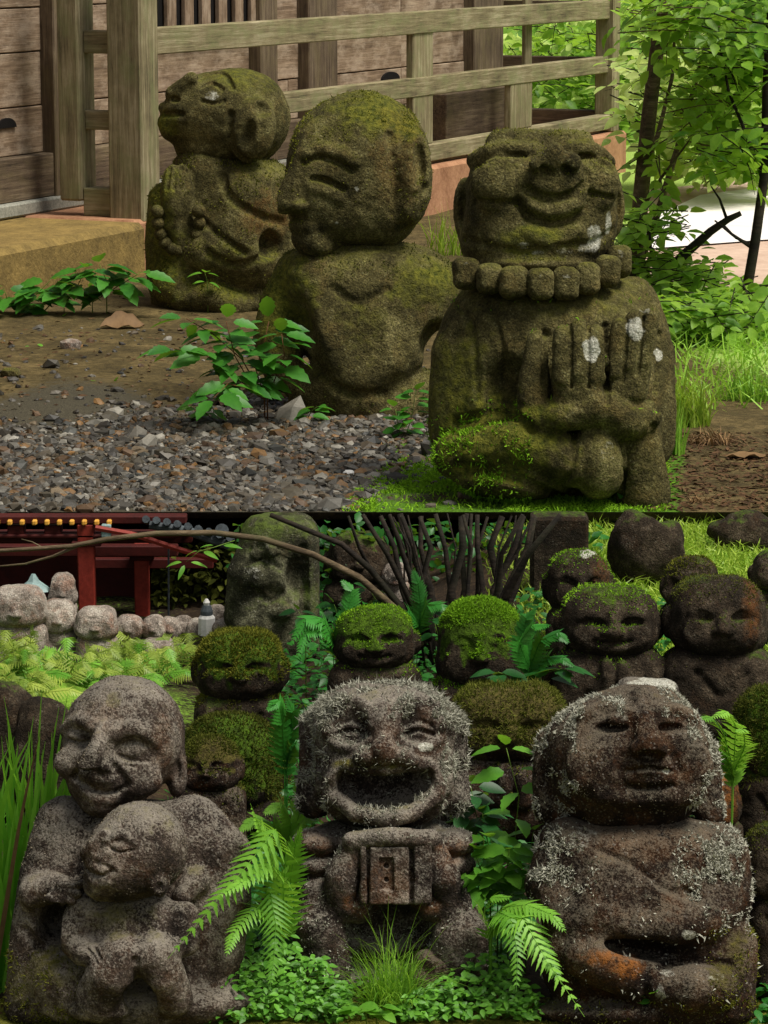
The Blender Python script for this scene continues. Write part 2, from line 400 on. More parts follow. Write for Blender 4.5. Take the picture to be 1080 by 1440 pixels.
        for ax in range(3):
            sl0 = [slice(None)] * 3; sl1 = [slice(None)] * 3; sl0[ax] = slice(0, -1); sl1[ax] = slice(1, None)
            A, Bq = I[tuple(sl0)], I[tuple(sl1)]; e = np.argwhere(A != Bq); o1, o2 = [(1, 2), (2, 0), (0, 1)][ax]
            def cid(d1, d2):
                q = e.copy(); q[:, o1] -= d1; q[:, o2] -= d2; return idm[q[:, 0], q[:, 1], q[:, 2]]
            Q = np.stack([cid(1, 1), cid(0, 1), cid(0, 0), cid(1, 0)], 1); fl = ~A[tuple(e.T)]; Q[fl] = Q[fl][:, ::-1]
            quads.append(Q)
        return V, np.concatenate(quads)
def vnormals(V, Q):
    n = np.cross(V[Q[:, 2]] - V[Q[:, 0]], V[Q[:, 3 if Q.shape[1] > 3 else 1]] - V[Q[:, 1 if Q.shape[1] > 3 else 0]])
    if Q.shape[1] == 3: n = np.cross(V[Q[:, 1]] - V[Q[:, 0]], V[Q[:, 2]] - V[Q[:, 0]])
    R = np.zeros_like(V)
    for i in range(Q.shape[1]):
        for c in range(3): R[:, c] += np.bincount(Q[:, i], n[:, c], len(V))
    return R / (np.linalg.norm(R, axis=1, keepdims=True) + 1e-12)
class Statue:
    """root Empty at the base; parts carved in photo pixels round the base point"""
    def __init__(s, name, bx, by, Y, lean, label, cat='statue', group=None, rough=1.0):
        s.bx, s.by = bx, by; s.s = mpp(by - 200, Y); s.rough = rough
        s.root = empty(name, at(bx, by, Y), label, cat, group, (-math.radians(lean), 0, 0)); s.parts = []
    def part(s, name, cv, mat, paint=(), amp=(1.5, .7, .6), label=None):
        V, Q = cv.mesh(); Nn = vnormals(V, Q); off = np.array([s.bx, 0, s.by]) * .7
        d = amp[0] * vnoise(V + off, 1 / 34) + amp[1] * vnoise(V + off, 1 / 13) + amp[2] * vnoise(V + off, 1 / 5.5)
        V = V + Nn * (d * s.rough)[:, None]; Nn = vnormals(V, Q)
        pt = np.zeros((len(V), 3))
        nz = vnoise(V + off, 1 / 9) * .35 + vnoise(V + off, 1 / 22) * .3
        for (px, py, rx, rz, ch, st) in paint:
            q = 1.35 - np.sqrt(((V[:, 0] - px) / rx) ** 2 + ((-V[:, 2] - py) / rz) ** 2) + nz
            q = np.clip(q * 1.6, 0, 1) * st * (Nn[:, 1] < .35); pt[:, ch] = np.maximum(pt[:, ch], q)
        L = np.stack([(V[:, 0] - s.bx), V[:, 1], (V[:, 2] + s.by)], 1) * s.s
        o = link(name, mesh_from(name, L, Q, True, {'paint': pt}), mat, s.root)
        if label: o['label'] = label
        s.parts.append((V, Q, Nn, L)); s.objs = getattr(s, 'objs', []) + [o]; return o
    def fuzz(s, name, part, n, wfun, ln, wd, mat, spread=.7, up=.3, parent=None, label=None, bend=.5, clump=.06):
        """short tufts standing on a carved part; ln, wd in photo pixels"""
        V, Q, Nn, L = s.parts[part]; C = V[Q].mean(1); CN = Nn[Q].mean(1)
        wgt = np.clip(wfun(C[:, 0], -C[:, 2], C[:, 1], CN), 0, None); wgt *= (clump + np.clip(vnoise(C, 1 / 20.) * 1.6 + vnoise(C, 1 / 7.) * .8 + .1, 0, 1)); wgt[CN[:, 1] > .5] *= .15
        if wgt.sum() <= 0: return
        i = RS.choice(len(Q), n, p=wgt / wgt.sum()); k = RS.dirichlet((1, 1, 1, 1), n); B = (V[Q[i]] * k[:, :, None]).sum(1); nn = CN[i]
        lo = tag(link(name, blades(B, nn, ln, wd, spread, up, bend, (s.bx, s.by, s.s)), mat, parent or s.objs[part]), label, kind='stuff'); return lo
def blades(B, nn, ln, wd, spread, up, bend, fr=None):
    n = len(B); dr = nn + RS.normal(size=(n, 3)) * spread + np.array([0, 0, up]); dr /= np.linalg.norm(dr, axis=1, keepdims=True)
    sd_ = np.cross(dr, RS.normal(size=(n, 3))); sd_ /= np.linalg.norm(sd_, axis=1, keepdims=True) + 1e-9
    l = (ln * (.5 + RS.rand(n)))[:, None]; wv = sd_ * (wd * (.6 + .8 * RS.rand(n)))[:, None] * .5
    b2 = RS.normal(size=(n, 3)) * bend; mid = B + dr * l * .55; tip = mid + (dr + b2) * l * .5
    V = np.stack([B - nn * wd * .5 - wv, B - nn * wd * .5 + wv, mid + wv * .8, mid - wv * .8, tip], 1)
    if fr: V = np.stack([V[..., 0] - fr[0], V[..., 1], V[..., 2] + fr[1]], -1) * fr[2]
    i = np.arange(n)[:, None] * 5
    T = np.concatenate([i + [0, 1, 2], i + [0, 2, 3], i + [3, 2, 4]])
    return mesh_from('tufts', V.reshape(-1, 3), T, False, {'tint': np.repeat(RS.rand(n), 5)})
def blob(rx, ry, rz, seed, sub=2, jag=.12):
    """a rounded irregular stone shape (unit metres)"""
    import bmesh
    bm = bmesh.new(); bmesh.ops.create_icosphere(bm, subdivisions=sub, radius=1); r = np.random.RandomState(seed)
    V = np.array([v.co[:] for v in bm.verts]); F_ = np.array([[v.index for v in f.verts] for f in bm.faces]); bm.free()
    d = 1 + jag * vnoise(V + r.rand(3) * 20, 1.3) + jag * .5 * vnoise(V + r.rand(3) * 20, 3)
    V = np.sign(V) * np.abs(V) ** .85 * d[:, None]; return V * np.array([rx, ry, rz]), F_
# ------------------------------------------------------------------ ground
def groundmat(name, cols, bump=.012, sc=1.0):
    """colour from the 'mix' attribute: r = moss, g = gravelly grit, b = grass"""
    m = N(name); p = m.pos(); a = m.sep(m.attr('mix').outputs['Color'])
    n1 = m.noise(p, 5 * sc, 6, .65); n2 = m.noise(p, 38 * sc, 5, .7); n3 = m.noise(p, 160 * sc, 3, .7)
    f = m.math('ADD', m.math('MULTIPLY', n1, .5), m.math('MULTIPLY', n2, .5))
    col = m.ramp(f, [(.33, lin(cols[0])), (.5, lin(cols[1])), (.66, lin(cols[2]))])
    br = m.math('MULTIPLY', m.math('SUBTRACT', n2, .5), 1.3)
    def lay(col, ch, c0, c1):
        k = m.ramp(m.math('ADD', ch, br), [(.35, 0.), (.62, 1.)]); k = m.math('MULTIPLY', k, m.ramp(ch, [(.02, 0.), (.2, 1.)]))
        return m.mix(k, col, m.mix(m.ramp(n3, [(.3, 0.), (.7, 1.)]), lin(c0), lin(c1)))
    col = lay(col, a[1], cols[5], cols[6]); col = lay(col, a[0], cols[3], cols[4]); col = lay(col, a[2], cols[7], cols[8])
    return m.surf(col, .95, m.math('ADD', n2, m.math('MULTIPLY', n3, .6)), .8, bump, .15)
M['soil_u'] = groundmat('damp brown soil', ('#2e2718', '#4f4429', '#766541', '#2f4a10', '#5c8420', '#302c24', '#55503f', '#6f8f38', '#a8c060'))
M['soil_l'] = groundmat('dark forest soil', ('#17120d', '#2c2218', '#4a3b28', '#474a18', '#7e7c30', '#5a4e36', '#9a8a66', '#4c7420', '#86a83a'), .006, 2.0)
def px_of(X, Y, Z):
    dx, dy, dz = X, Y, Z - CAM_H; ax = dy * CP - dz * SP; u = dy * SP + dz * CP
    return 540 + FPX * dx / ax, 720 - FPX * u / ax
def grid(xs, ys):
    X, Y = np.meshgrid(xs, ys, indexing='ij'); nx, ny = X.shape; i = np.arange(nx * ny).reshape(nx, ny)
    return X.ravel(), Y.ravel(), np.stack([i[:-1, :-1].ravel(), i[1:, :-1].ravel(), i[1:, 1:].ravel(), i[:-1, 1:].ravel()], 1)
def upper_z(X, Y):
    P = np.stack([X, Y, 0 * X], 1); fade = smooth(YE, YE + .5, Y) * (1 - smooth(24, 40, Y))
    z = ZU + fade * (.012 * vnoise(P, 2.2) + .006 * vnoise(P, 7)) + .03 * fade * smooth(-.2, -1.2, X) * smooth(9.6, 12, Y)
    return z - .25 * smooth(1.6, 3.2, X) * smooth(12, 15, Y) * (1 - smooth(17, 22, Y)) * 0
def make_upper():
    xs = np.concatenate([np.array([-70, -30, -12, -6]), np.linspace(-3.5, 3.5, 150), np.array([6, 12, 30, 70])])
    ys = np.concatenate([np.linspace(YE, 14, 170), np.linspace(14.2, 26, 40), np.array([30, 38, 50, 70, 110, 200])])
    X, Y, Q = grid(xs, ys); Z = upper_z(X, Y); px, py = px_of(X, Y, Z)
    P = np.stack([X, Y, Z], 1); nz = vnoise(P, 3) * .25 + vnoise(P, 11) * .2
    moss = smooth(480, 560, px) * smooth(600, 660, py) * (1 - smooth(930, 985, px)) + np.exp(-(((px - 640) / 90) ** 2 + ((py - 610) / 40) ** 2)) * .8
    moss = moss * (1 - .8 * np.exp(-(((px - 620) / 110) ** 2 + ((py - 700) / 13) ** 2)))
    grit = smooth(540, 600, py + 30 * np.sin(px / 70.)) * (1 - smooth(560, 660, px)) * .9 + .15 * (px < 420)
    far = np.maximum(smooth(1.05, 1.5, X) * smooth(10.5, 12.5, Y), smooth(22, 26, Y))
    mx = np.stack([np.clip(moss + nz * (moss > .05), 0, 1), np.clip(grit, 0, 1), np.clip(far, 0, 1)], 1)
    n = len(X); fr = np.nonzero(np.isclose(Y, YE))[0]; fr = fr[np.argsort(X[fr])]
    V = np.stack([X, Y, Z], 1); o = link('upper_terrace_ground', mesh_from('g', V, Q, True, {'mix': mx}), M['soil_u']); tag(o, kind='structure')
    # lip and underside of the terrace, earth wall at the back of the hollow under it
    t = .022; mb = MB()
    xl = list(np.linspace(-6, 6, 121)); dz = [t * (.8 + .5 * rnd.random()) for _ in xl]
    for a in range(120):
        x0, x1 = xl[a], xl[a + 1]
        mb.raw([(x0, YE, ZU), (x1, YE, ZU), (x1, YE + .01, ZU - dz[a + 1]), (x0, YE + .01, ZU - dz[a]), (x1, YE + 1.2, ZU - .05), (x0, YE + 1.2, ZU - .05), (x1, YE + 1.2, -.4), (x0, YE + 1.2, -.4)], [(0, 3, 2, 1), (3, 5, 4, 2), (5, 7, 6, 4)])
    o = mb.build('terrace_edge', M['soil_l'], None, True); tag(o, kind='structure')
def lower_z(X, Y):
    r = smooth(-.15, .45, X); z = .252 * r * smooth(5.6, 8.4, Y) + .10 * smooth(-.5, .1, X) * smooth(5.9, 7.0, Y) * (1 - r)
    z = z + .16 * np.exp(-(((X + .85) / .42) ** 2 + ((Y - 7.15) / .45) ** 2)) + .10 * np.exp(-(((X + 1.3) / .4) ** 2 + ((Y - 7.0) / .5) ** 2))
    P = np.stack([X, Y, 0 * X], 1); return z + (.010 * vnoise(P, 4) + .006 * vnoise(P, 13)) * smooth(5.25, 5.6, Y) + .004 * vnoise(P, 30)
def make_lower():
    xs = np.concatenate([np.array([-20, -8, -3]), np.linspace(-1.6, 1.6, 170), np.array([3, 8, 20])]); ys = np.concatenate([np.array([-6, 0, 3, 4.5]), np.linspace(5.0, 9.9, 200)])
    X, Y, Q = grid(xs, ys); Z = lower_z(X, Y); Z = np.where(Y > 8.62, np.minimum(Z, ZU - .05), Z); px, py = px_of(X, Y, Z); P = np.stack([X, Y, Z], 1)
    moss = smooth(1395, 1412, py) * .75 + .35 * smooth(.2, .6, X) * (1 - smooth(6, 7, Y)); grit = smooth(1418, 1432, py) * .8
    gr = smooth(.3, .6, X) * smooth(6.7, 7.3, Y) + .9 * np.exp(-(((X + .9) / .5) ** 2 + ((Y - 7.2) / .45) ** 2)) + smooth(-.35, -.8, X) * smooth(7.4, 7.8, Y) * .35
    o = link('lower_ground', mesh_from('g', P, Q, True, {'mix': np.clip(np.stack([moss, grit, gr], 1), 0, 1)}), M['soil_l']); tag(o, kind='structure')
make_upper(); make_lower()
def zl(x, y): return float(lower_z(np.array([x]), np.array([y]))[0])
def gY(px, py):
    d = ray(px, py)
    for Y in np.arange(5.0, 8.66, .02):
        p = Vector((0, 0, CAM_H)) + d * (Y / d.y)
        if p.z <= zl(p.x, p.y): return float(Y)
    return None
def zu(x, y): return float(upper_z(np.array([x]), np.array([y]))[0])
def sheet(name, pts, mat, dz):
    P = [onz(x, y, ZU + dz) for x, y in pts]; V = [p[:] for p in P]; o = link(name, mesh_from(name, np.array(V), [tuple(range(len(V)))[::-1]], False), mat)
    if o.data.polygons[0].normal.z < 0: o.data.flip_normals()
    return tag(o, kind='structure')
sheet('path', [(905, 268), (1200, 236), (1300, 360), (1080, 398), (890, 420)], M['path_b'], .02)
sheet('overexposed_path', [(918, 305), (985, 274), (1200, 246), (1300, 322), (1060, 338), (880, 352)], M['path'], .03)  # white sheet painting blown-out light over the path
# ------------------------------------------------------------------ wooden hall and its railing (upper left)
HP = .289
A = np.array([onz(190, 305, ZU + HP).x, onz(190, 305, ZU + HP).y]); Bc = np.array([onz(853, 185, ZU + HP).x, onz(853, 185, ZU + HP).y])
U = (Bc - A) / np.linalg.norm(Bc - A); LEN = float(np.linalg.norm(Bc - A)); W = np.array([-U[1], U[0]])     # U along the front, W back to the wall
def vp(u, w, z): return Vector((A[0] + U[0] * u + W[0] * w, A[1] + U[1] * u + W[1] * w, ZU + z))
U3, W3, Z3 = Vector((U[0], U[1], 0)), Vector((W[0], W[1], 0)), Vector((0, 0, 1))
def beam(name, parent, mat, u0, u1, w0, w1, z0, z1, along='u', b=.006):
    """timber between two corners in railing coordinates; local X runs along the grain"""
    c = vp((u0 + u1) / 2, (w0 + w1) / 2, (z0 + z1) / 2); du, dw, dz_ = abs(u1 - u0) / 2, abs(w1 - w0) / 2, abs(z1 - z0) / 2
    ax = {'u': (U3, W3, Z3, du, dw, dz_), 'w': (W3, -U3, Z3, dw, du, dz_), 'z': (Z3, U3, W3, dz_, du, dw)}[along]
    mb = MB(); mb.box((0, 0, 0), (ax[3], 0, 0), (0, ax[4], 0), (0, 0, ax[5]), min(b, ax[3] * .4, ax[4] * .4, ax[5] * .4))
    o = mb.build(name, mat, parent); R = Matrix((ax[0], ax[1], ax[2])).transposed().to_4x4(); R.translation = c - (parent.location if parent else Vector()); o.matrix_local = R; return o
def u_at(px, w=0.0):
    k = (px - 540) / FPX          # X / axis depth, small-angle along the line
    lo, hi = -8, LEN + 6
    for _ in range(50):
        m_ = (lo + hi) / 2; p = vp(m_, w, HP + .4); q = px_of(p.x, p.y, p.z)[0]
        if q < px: lo = m_
        else: hi = m_
    return (lo + hi) / 2
def z_at(py, u, w):
    lo, hi = -1.0, 3.0
    for _ in range(40):
        m_ = (lo + hi) / 2; p = vp(u, w, m_)
        if px_of(p.x, p.y, p.z)[1] > py: lo = m_
        else: hi = m_
    return (lo + hi) / 2
WD = .62                                   # veranda width
hall = empty('wooden_hall', vp(-.3, WD, 0), 'weathered timber hall with plank walls on an orange plastered base', 'building')
beam('foundation', hall, M['plaster'], u_at(163), LEN + .16, -.10, WD + 3, -.25, HP, 'u', .02)
beam('foundation', hall, M['plaster_y'], -7, u_at(163) + .01, -.16, WD + 3, -.25, HP - .005, 'u', .03)
beam('plinth', hall, M['granite'], -7, LEN - .5, WD - .10, WD + .3, HP, HP + .07, 'u', .01)
beam('sill', hall, M['postw'], -7, LEN - .5, WD - .06, WD + .1, HP + .07, HP + .29, 'u')
uc = u_at(700, WD)                          # corner of the hall
zb = HP + .29
beam('wall_core', hall, M['postw'], -7.1, uc - .05, WD + .055, WD + .12, HP + .02, 2.65, 'u')
row = 0; z = zb
while z < 2.6:                              # wall boards, one by one
    hgt = (.24, .27, .22, .25)[row % 4]; u = -7.0; k = 0
    while u < uc:
        L = min((1.9, 2.3, 1.7)[(row + k) % 3], uc - u); beam('wall_board', hall, M['wall'], u + .002, u + L - .002, WD + (.0, .006, .003)[(row + k) % 3], WD + .05, z + .003, z + hgt - .003, 'u', .004); u += L; k += 1
    z += hgt; row += 1
for px0, px1 in ((72, 104), (362, 386), (430, 470), (662, 703)):
    beam('post', hall, M['postw'], u_at(px0, WD - .05), u_at(px1, WD - .05), WD - .075, WD + .06, HP + .06, 2.7, 'z')
for px0 in (-150, ): beam('post', hall, M['postw'], u_at(px0, WD - .05), u_at(px0 + 30, WD - .05), WD - .07, WD + .06, HP + .06, 2.7, 'z')
lu0, lu1 = u_at(222, WD), u_at(362, WD); lz = z_at(36, (lu0 + lu1) / 2, WD)
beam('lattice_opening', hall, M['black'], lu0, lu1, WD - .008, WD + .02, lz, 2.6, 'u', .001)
beam('lattice_sill', hall, M['postw'], lu0 - .05, lu1 + .05, WD - .05, WD - .01, lz - .05, lz, 'u')
for i in range(6): uu = lu0 + (lu1 - lu0) * (i + .5) / 6; beam('lattice_bar', hall, M['wall'], uu - .05, uu + .05, WD - .045, WD - .012, lz, 2.6, 'z')
beam('side_wall', hall, M['postw'], uc - .04, uc, WD + .06, WD + 3, HP + .02, 2.6, 'w')
beam('step_box', hall, M['postw'], u_at(612, WD - .2), uc - .05, WD - .28, WD - .08, HP + .03, HP + .36, 'u')
# dark crescent openings in the boards
for (px, py, rx, rz) in ((8, 180, .09, .05), (548, 112, .14, .05)):
    uu = u_at(px, WD); zz = z_at(py, uu, WD); mb = MB(); n = 14
    ring = [(math.cos(math.pi * i / n) * rx, math.sin(math.pi * i / n) * rz) for i in range(n + 1)]
    V = [vp(uu + a * 1.0, WD - .012, zz + b) - hall.location for a, b in ring] + [vp(uu + a, WD + .03, zz + b) - hall.location for a, b in ring]; m_ = n + 1
    mb.raw(V, [tuple(range(m_)), tuple(range(2 * m_ - 1, m_ - 1, -1))] + [(i, (i + 1) % m_, m_ + (i + 1) % m_, m_ + i) for i in range(m_)]); mb.build('crescent_vent', M['black'], hall)
rail = empty('veranda_railing', vp(0, 0, HP), 'weathered green-grey timber railing along the veranda edge of the hall', 'railing')
def zrail(p0, p1, px): u = u_at(px); return z_at(p1, u, 0), z_at(p0, u, 0)
z1, z2 = zrail(38, 76, 225); beam('rail', rail, M['rail'], .06, LEN - .05, -.035, .035, z1, z2)
z3, z4 = zrail(128, 158, 412); beam('rail', rail, M['rail'], u_at(300), LEN - .05, -.03, .03, z3, z4)
z5, z6 = zrail(200, 234, 612); beam('bottom_rail', rail, M['rail'], u_at(218), LEN - .03, -.05, .05, max(z5, HP + .02), z6)
beam('bearer', rail, M['postw'], .2, LEN - .2, -.02, .08, HP + .001, max(z5, HP + .02) - .002)
wp = .095
beam('corner_post', rail, M['rail'], -wp, wp * 1.0, -wp, wp, HP - .02, 1.75, 'z', .01)
beam('corner_post', rail, M['rail'], LEN - .07, LEN + .07, -.07, .07, HP, 1.75, 'z', .01)
for px0, px1, top in ((576, 604, z2 - .02), (714, 744, z4 - .01)): beam('baluster', rail, M['rail'], u_at(px0), u_at(px1), -.024, .024, z6, top, 'z')
beam('baluster', rail, M['rail'], u_at(735, .1), u_at(744, .1), .08, .11, z6, 1.75, 'z')
# return rails at both ends and the inner post on the left
for (a, b) in ((z1, z2), (z3, z4)):
    beam('return_rail', rail, M['rail'], -.03, .03, wp + .002, .26, a + .01, b - .01, 'w'); beam('return_rail', rail, M['postw'], LEN - .03, LEN + .03, .075, 1.0, a + .01, b - .01, 'w')
beam('return_rail', rail, M['rail'], -.06, .06, wp + .002, .26, HP, HP + .14, 'w'); beam('return_rail', rail, M['postw'], LEN - .05, LEN + .05, .075, 1.0, HP + .005, HP + .15, 'w')
beam('inner_post', rail, M['rail'], -.085, .085, .26, .38, HP + .075, 1.75, 'z', .01)
# ------------------------------------------------------------------ red pavilion under the terrace lip (lower left)
YP = 8.42; sp = mpp(780, YP)
def PX(x, y, Y=YP): return at(x, y, Y)
pav = empty('red_pavilion', at(160, 880, YP), 'red lacquered pavilion with yellow rafter ends and grey tiled eaves', 'pavilion')
def pbox(name, x0, x1, y0, y1, Y, dep, mat, parent=pav, b=.003):
    a = at(x0, y0, Y); c = at(x1, y1, Y); mb = MB(); cc = (a + c) / 2 + Vector((0, dep / 2, 0)) - pav.location
    mb.box(cc, ((c.x - a.x) / 2, 0, 0), (0, dep / 2, 0), (0, 0, abs(c.z - a.z) / 2), b); o = mb.build(name, mat, parent); return o
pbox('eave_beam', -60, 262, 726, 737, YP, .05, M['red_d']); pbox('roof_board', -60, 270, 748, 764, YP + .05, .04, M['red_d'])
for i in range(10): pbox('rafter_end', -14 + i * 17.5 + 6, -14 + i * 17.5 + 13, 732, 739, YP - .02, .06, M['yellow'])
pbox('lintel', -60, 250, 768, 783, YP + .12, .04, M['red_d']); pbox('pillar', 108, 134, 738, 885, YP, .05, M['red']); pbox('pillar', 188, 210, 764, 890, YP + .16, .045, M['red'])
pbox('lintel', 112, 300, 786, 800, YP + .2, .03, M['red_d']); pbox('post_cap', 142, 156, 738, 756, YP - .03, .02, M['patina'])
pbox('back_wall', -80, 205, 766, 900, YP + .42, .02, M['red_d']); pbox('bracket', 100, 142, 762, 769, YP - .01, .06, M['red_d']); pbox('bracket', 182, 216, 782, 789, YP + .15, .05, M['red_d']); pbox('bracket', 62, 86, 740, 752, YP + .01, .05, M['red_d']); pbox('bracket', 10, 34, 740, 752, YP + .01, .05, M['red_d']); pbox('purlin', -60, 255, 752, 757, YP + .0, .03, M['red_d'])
mb = MB(); mb.tube([at(x, y, YP + d) - pav.location for x, y, d in ((134, 742, -.03), (190, 752, -.02), (250, 772, 0), (305, 788, .02))], .009, 6); mb.build('hip_rafter', M['red'], pav)
for i in range(9):
    t = i / 8; x = 205 + 118 * t; y = 730 + 26 * t ** 1.4; mb = MB(); mb.tube([at(x, y, YP - .05) - pav.location, at(x + 2, y + 3, YP + .05) - pav.location], .011, 8); mb.build('eave_tile', M['tile'], pav)
mb = MB(); mb.tube([at(210, 738, YP) - pav.location, at(262, 746, YP) - pav.location, at(325, 768, YP) - pav.location], .013, 8); mb.build('tile_edge', M['tile'], pav)
mb = MB(); mb.tube([at(312, 746, YP - .02) - pav.location, at(312, 746, YP + .05) - pav.location], .02, 12); mb.build('ridge_end_tile', M['tile'], pav)
mb = MB(); mb.tube([at(237, 770, YP + .1) - pav.location, at(237, 880, YP + .1) - pav.location], .003, 5); mb.build('rain_chain', M['tile'], pav)
# small copper lantern and white lantern
lan = empty('copper_lantern', at(48, 862, 8.35), 'small green-grey copper lantern with curved roof under the pavilion', 'lantern')
def lpart(root, name, mat, prof, n=6):
    mb = MB(); V = []; F_ = []
    for (r, z) in prof:
        for k in range(n): a = 2 * math.pi * (k + .5) / n; V.append((r * math.cos(a), r * math.sin(a), z))
    for i in range(len(prof) - 1):
        for k in range(n): F_.append((i * n + k, i * n + (k + 1) % n, (i + 1) * n + (k + 1) % n, (i + 1) * n + k))
    F_ += [tuple(range(n))[::-1], tuple((len(prof) - 1) * n + k for k in range(n))]; mb.raw(V, F_); return mb.build(name, mat, root)
q = mpp(830, 8.35)
lpart(lan, 'body', M['patina'], [(10 * q, 0), (10 * q, 34 * q)]); lpart(lan, 'roof', M['patina'], [(25 * q, 33 * q), (22 * q, 36 * q), (9 * q, 46 * q), (3 * q, 56 * q)])
lan2 = empty('white_lantern', at(291, 892, 8.05), 'small white lantern with grey conical top in the far row', 'lantern'); q = mpp(860, 8.05)
lpart(lan2, 'body', M['white'], [(13 * q, 0), (12 * q, 24 * q), (9 * q, 28 * q)], 10); lpart(lan2, 'roof', M['tile'], [(9 * q, 28.5 * q), (9 * q, 34 * q), (6 * q, 42 * q)], 10); lpart(lan2, 'finial', M['white'], [(4 * q, 42 * q), (5 * q, 46 * q), (2 * q, 51 * q)], 8)
# ------------------------------------------------------------------ upper row: three big mossy figures
def upper_right():
    st = Statue('seated_stone_figure', 775, 690, 9.0, 9, 'squat mossy stone figure with wide upturned smiling face, bead necklace and raised palms', 'statue', rough=1.1)
    b = Carve(585, 968, 385, 715, -205, 165, 2.2)
    b.B(778, 552, 0, 158, 160, 122, 120, 10, taper=.05)
    b.E(775, 455, 0, 150, 62, 118, 30)                    # shoulders
    b.K([(690, 430, -20, 45), (648, 500, -30, 44), (640, 600, -30, 40)], 24)      # sleeve on the left
    b.K([(880, 430, 10, 48), (912, 500, 5, 38), (915, 620, 0, 34)], 24)
    b.E(705, 545, -118, 40, 42, 34, 18, '-')              # hollow under the sleeve
    b.E(690, 600, -150, 70, 22, 50, 14, '-'); b.K([(640, 640, -96, 34), (720, 622, -134, 32), (800, 646, -140, 36)], 7)    # folded leg
    b.E(720, 672, -96, 84, 30, 60, 10)
    b.E(832, 644, -142, 37, 56, 40, 5)                    # knee or foot block
    b.K([(888, 606, -112, 32), (896, 690, -100, 38)], 8)
    b.S([(850, 600), (866, 640), (862, 705)], 4.5, 4)
    b.S([(798, 610), (792, 660), (770, 690)], 3.5, 4)
    b.K([(735, 588, -142, 20), (780, 582, -158, 24), (826, 574, -164, 25)], 8)    # wrist rolls
    b.K([(838, 572, -164, 26), (868, 590, -158, 27), (898, 584, -138, 22)], 8)
    b.K([(748, 480, -134, 15), (742, 560, -138, 24)], 8)                          # thumb side of the left palm
    b.B(803, 518, -158, 35, 56, 25, 22, 6); b.B(874, 510, -154, 29, 60, 23, 20, 6, roll=9)
    for (x, y, r_) in ((780, 472, 13), (803, 464, 14), (826, 470, 12)): b.K([(x, y, -168, r_), (x, y + 60, -172, r_ + 1)], 4)
    for (x, y, x1, r_) in ((858, 462, 852, 12), (880, 452, 872, 13), (900, 448, 890, 11)): b.K([(x, y, -162, r_), (x1, y + 62, -166, r_ + 1)], 4)
    for p in ([(791, 462), (792, 545)], [(815, 460), (815, 545)], [(869, 456), (862, 538)], [(891, 450), (882, 528)]): b.S(p, 1.8, 3, off=1)
    b.S([(842, 460), (840, 565)], 4.2, 5, off=1)
    b.S([(640, 592), (700, 578), (740, 600)], 5, 6); b.S([(640, 652), (710, 668), (790, 700)], 5, 8)
    b.S([(640, 425), (662, 470), (668, 560)], 2.6, 6); b.S([(685, 432), (702, 490), (706, 540)], 2.4, 6)
    b.S([(925, 470), (918, 540), (905, 600)], 5, 5); b.S([(760, 470), (755, 540)], 4, 4)
    st.part('body', b, M['stone_u'], [(820, 494, 12, 20, 0, 1), (878, 466, 12, 17, 0, .8), (922, 497, 7, 9, 0, .9), (895, 440, 10, 6, 0, .6), (840, 630, 12, 20, 0, .5), (690, 620, 90, 60, 1, .9), (640, 560, 50, 80, 1, .5)])
    h = Carve(626, 888, 180, 408, -135, 125, 2.0)
    h.B(757, 278, 0, 104, 88, 98, 66, 8, taper=.10); h.E(752, 345, -6, 104, 50, 104, 26)
    h.B(757, 200, 0, 72, 14, 70, 12, 22)
    h.E(652, 290, 6, 15, 44, 26, 8); h.E(864, 288, 6, 14, 44, 26, 8); h.E(649, 292, -18, 7, 26, 12, 5, '-'); h.E(868, 290, -18, 7, 26, 12, 5, '-')
    h.P(702, 262, 44, 36, 24, 16, off=2); h.P(838, 262, 26, 36, 22, 14, off=2)            # cheeks
    h.S([(664, 226), (700, 212), (748, 216)], 9, 8, '+', -2); h.S([(800, 214), (830, 214), (852, 228)], 9, 8, '+', -2)
    h.S([(668, 238), (695, 227), (722, 226), (748, 232)], 4.6, 4, off=1); h.S([(798, 230), (822, 226), (848, 236)], 4.6, 4, off=1)
    h.S([(690, 233), (730, 231)], 4, 3, '+', 2); h.S([(806, 231), (838, 233)], 4, 3, '+', 2)
    h.P(772, 262, 54, 44, 26, 12, off=0)                                                   # muzzle
    h.S([(742, 226), (730, 258), (722, 288), (736, 308), (770, 319), (808, 306), (824, 280), (818, 248)], 4, 5)
    h.P(772, 234, 28, 18, 16, 8, off=3); h.P(750, 238, 14, 13, 11, 6, off=3); h.P(795, 236, 14, 13, 11, 6, off=3); h.P(772, 226, 14, 18, 11, 6, off=3)
    h.S([(756, 245), (760, 247)], 5, 3, off=2); h.S([(786, 244), (790, 246)], 5, 3, off=2)
    h.S([(734, 272), (754, 282), (776, 285), (800, 278), (816, 266)], 5.6, 4, off=0)
    h.S([(742, 294), (770, 303), (806, 291)], 7, 6, '+', -1)
    h.S([(664, 286), (695, 290), (722, 290)], 3.4, 4); h.S([(822, 276), (852, 282)], 3.4, 4)
    h.S([(650, 336), (690, 350), (742, 356), (770, 346), (820, 346), (856, 326)], 3, 7)
    h.S([(736, 330), (766, 342), (806, 328)], 6, 9, '+', 2)
    h.E(752, 374, -8, 98, 24, 104, 10)
    st.part('head', h, M['stone_u'], [(832, 338, 13, 22, 0, .75), (850, 316, 6, 18, 0, .85), (733, 348, 12, 5, 0, .65), (752, 358, 10, 6, 0, .6), (814, 352, 14, 9, 0, .6), (765, 222, 14, 6, 0, .45), (700, 240, 20, 8, 0, .3), (790, 356, 16, 8, 0, .5), (668, 330, 8, 8, 0, .3), (835, 226, 8, 4, 0, .4), (752, 345, 60, 20, 1, .5)])
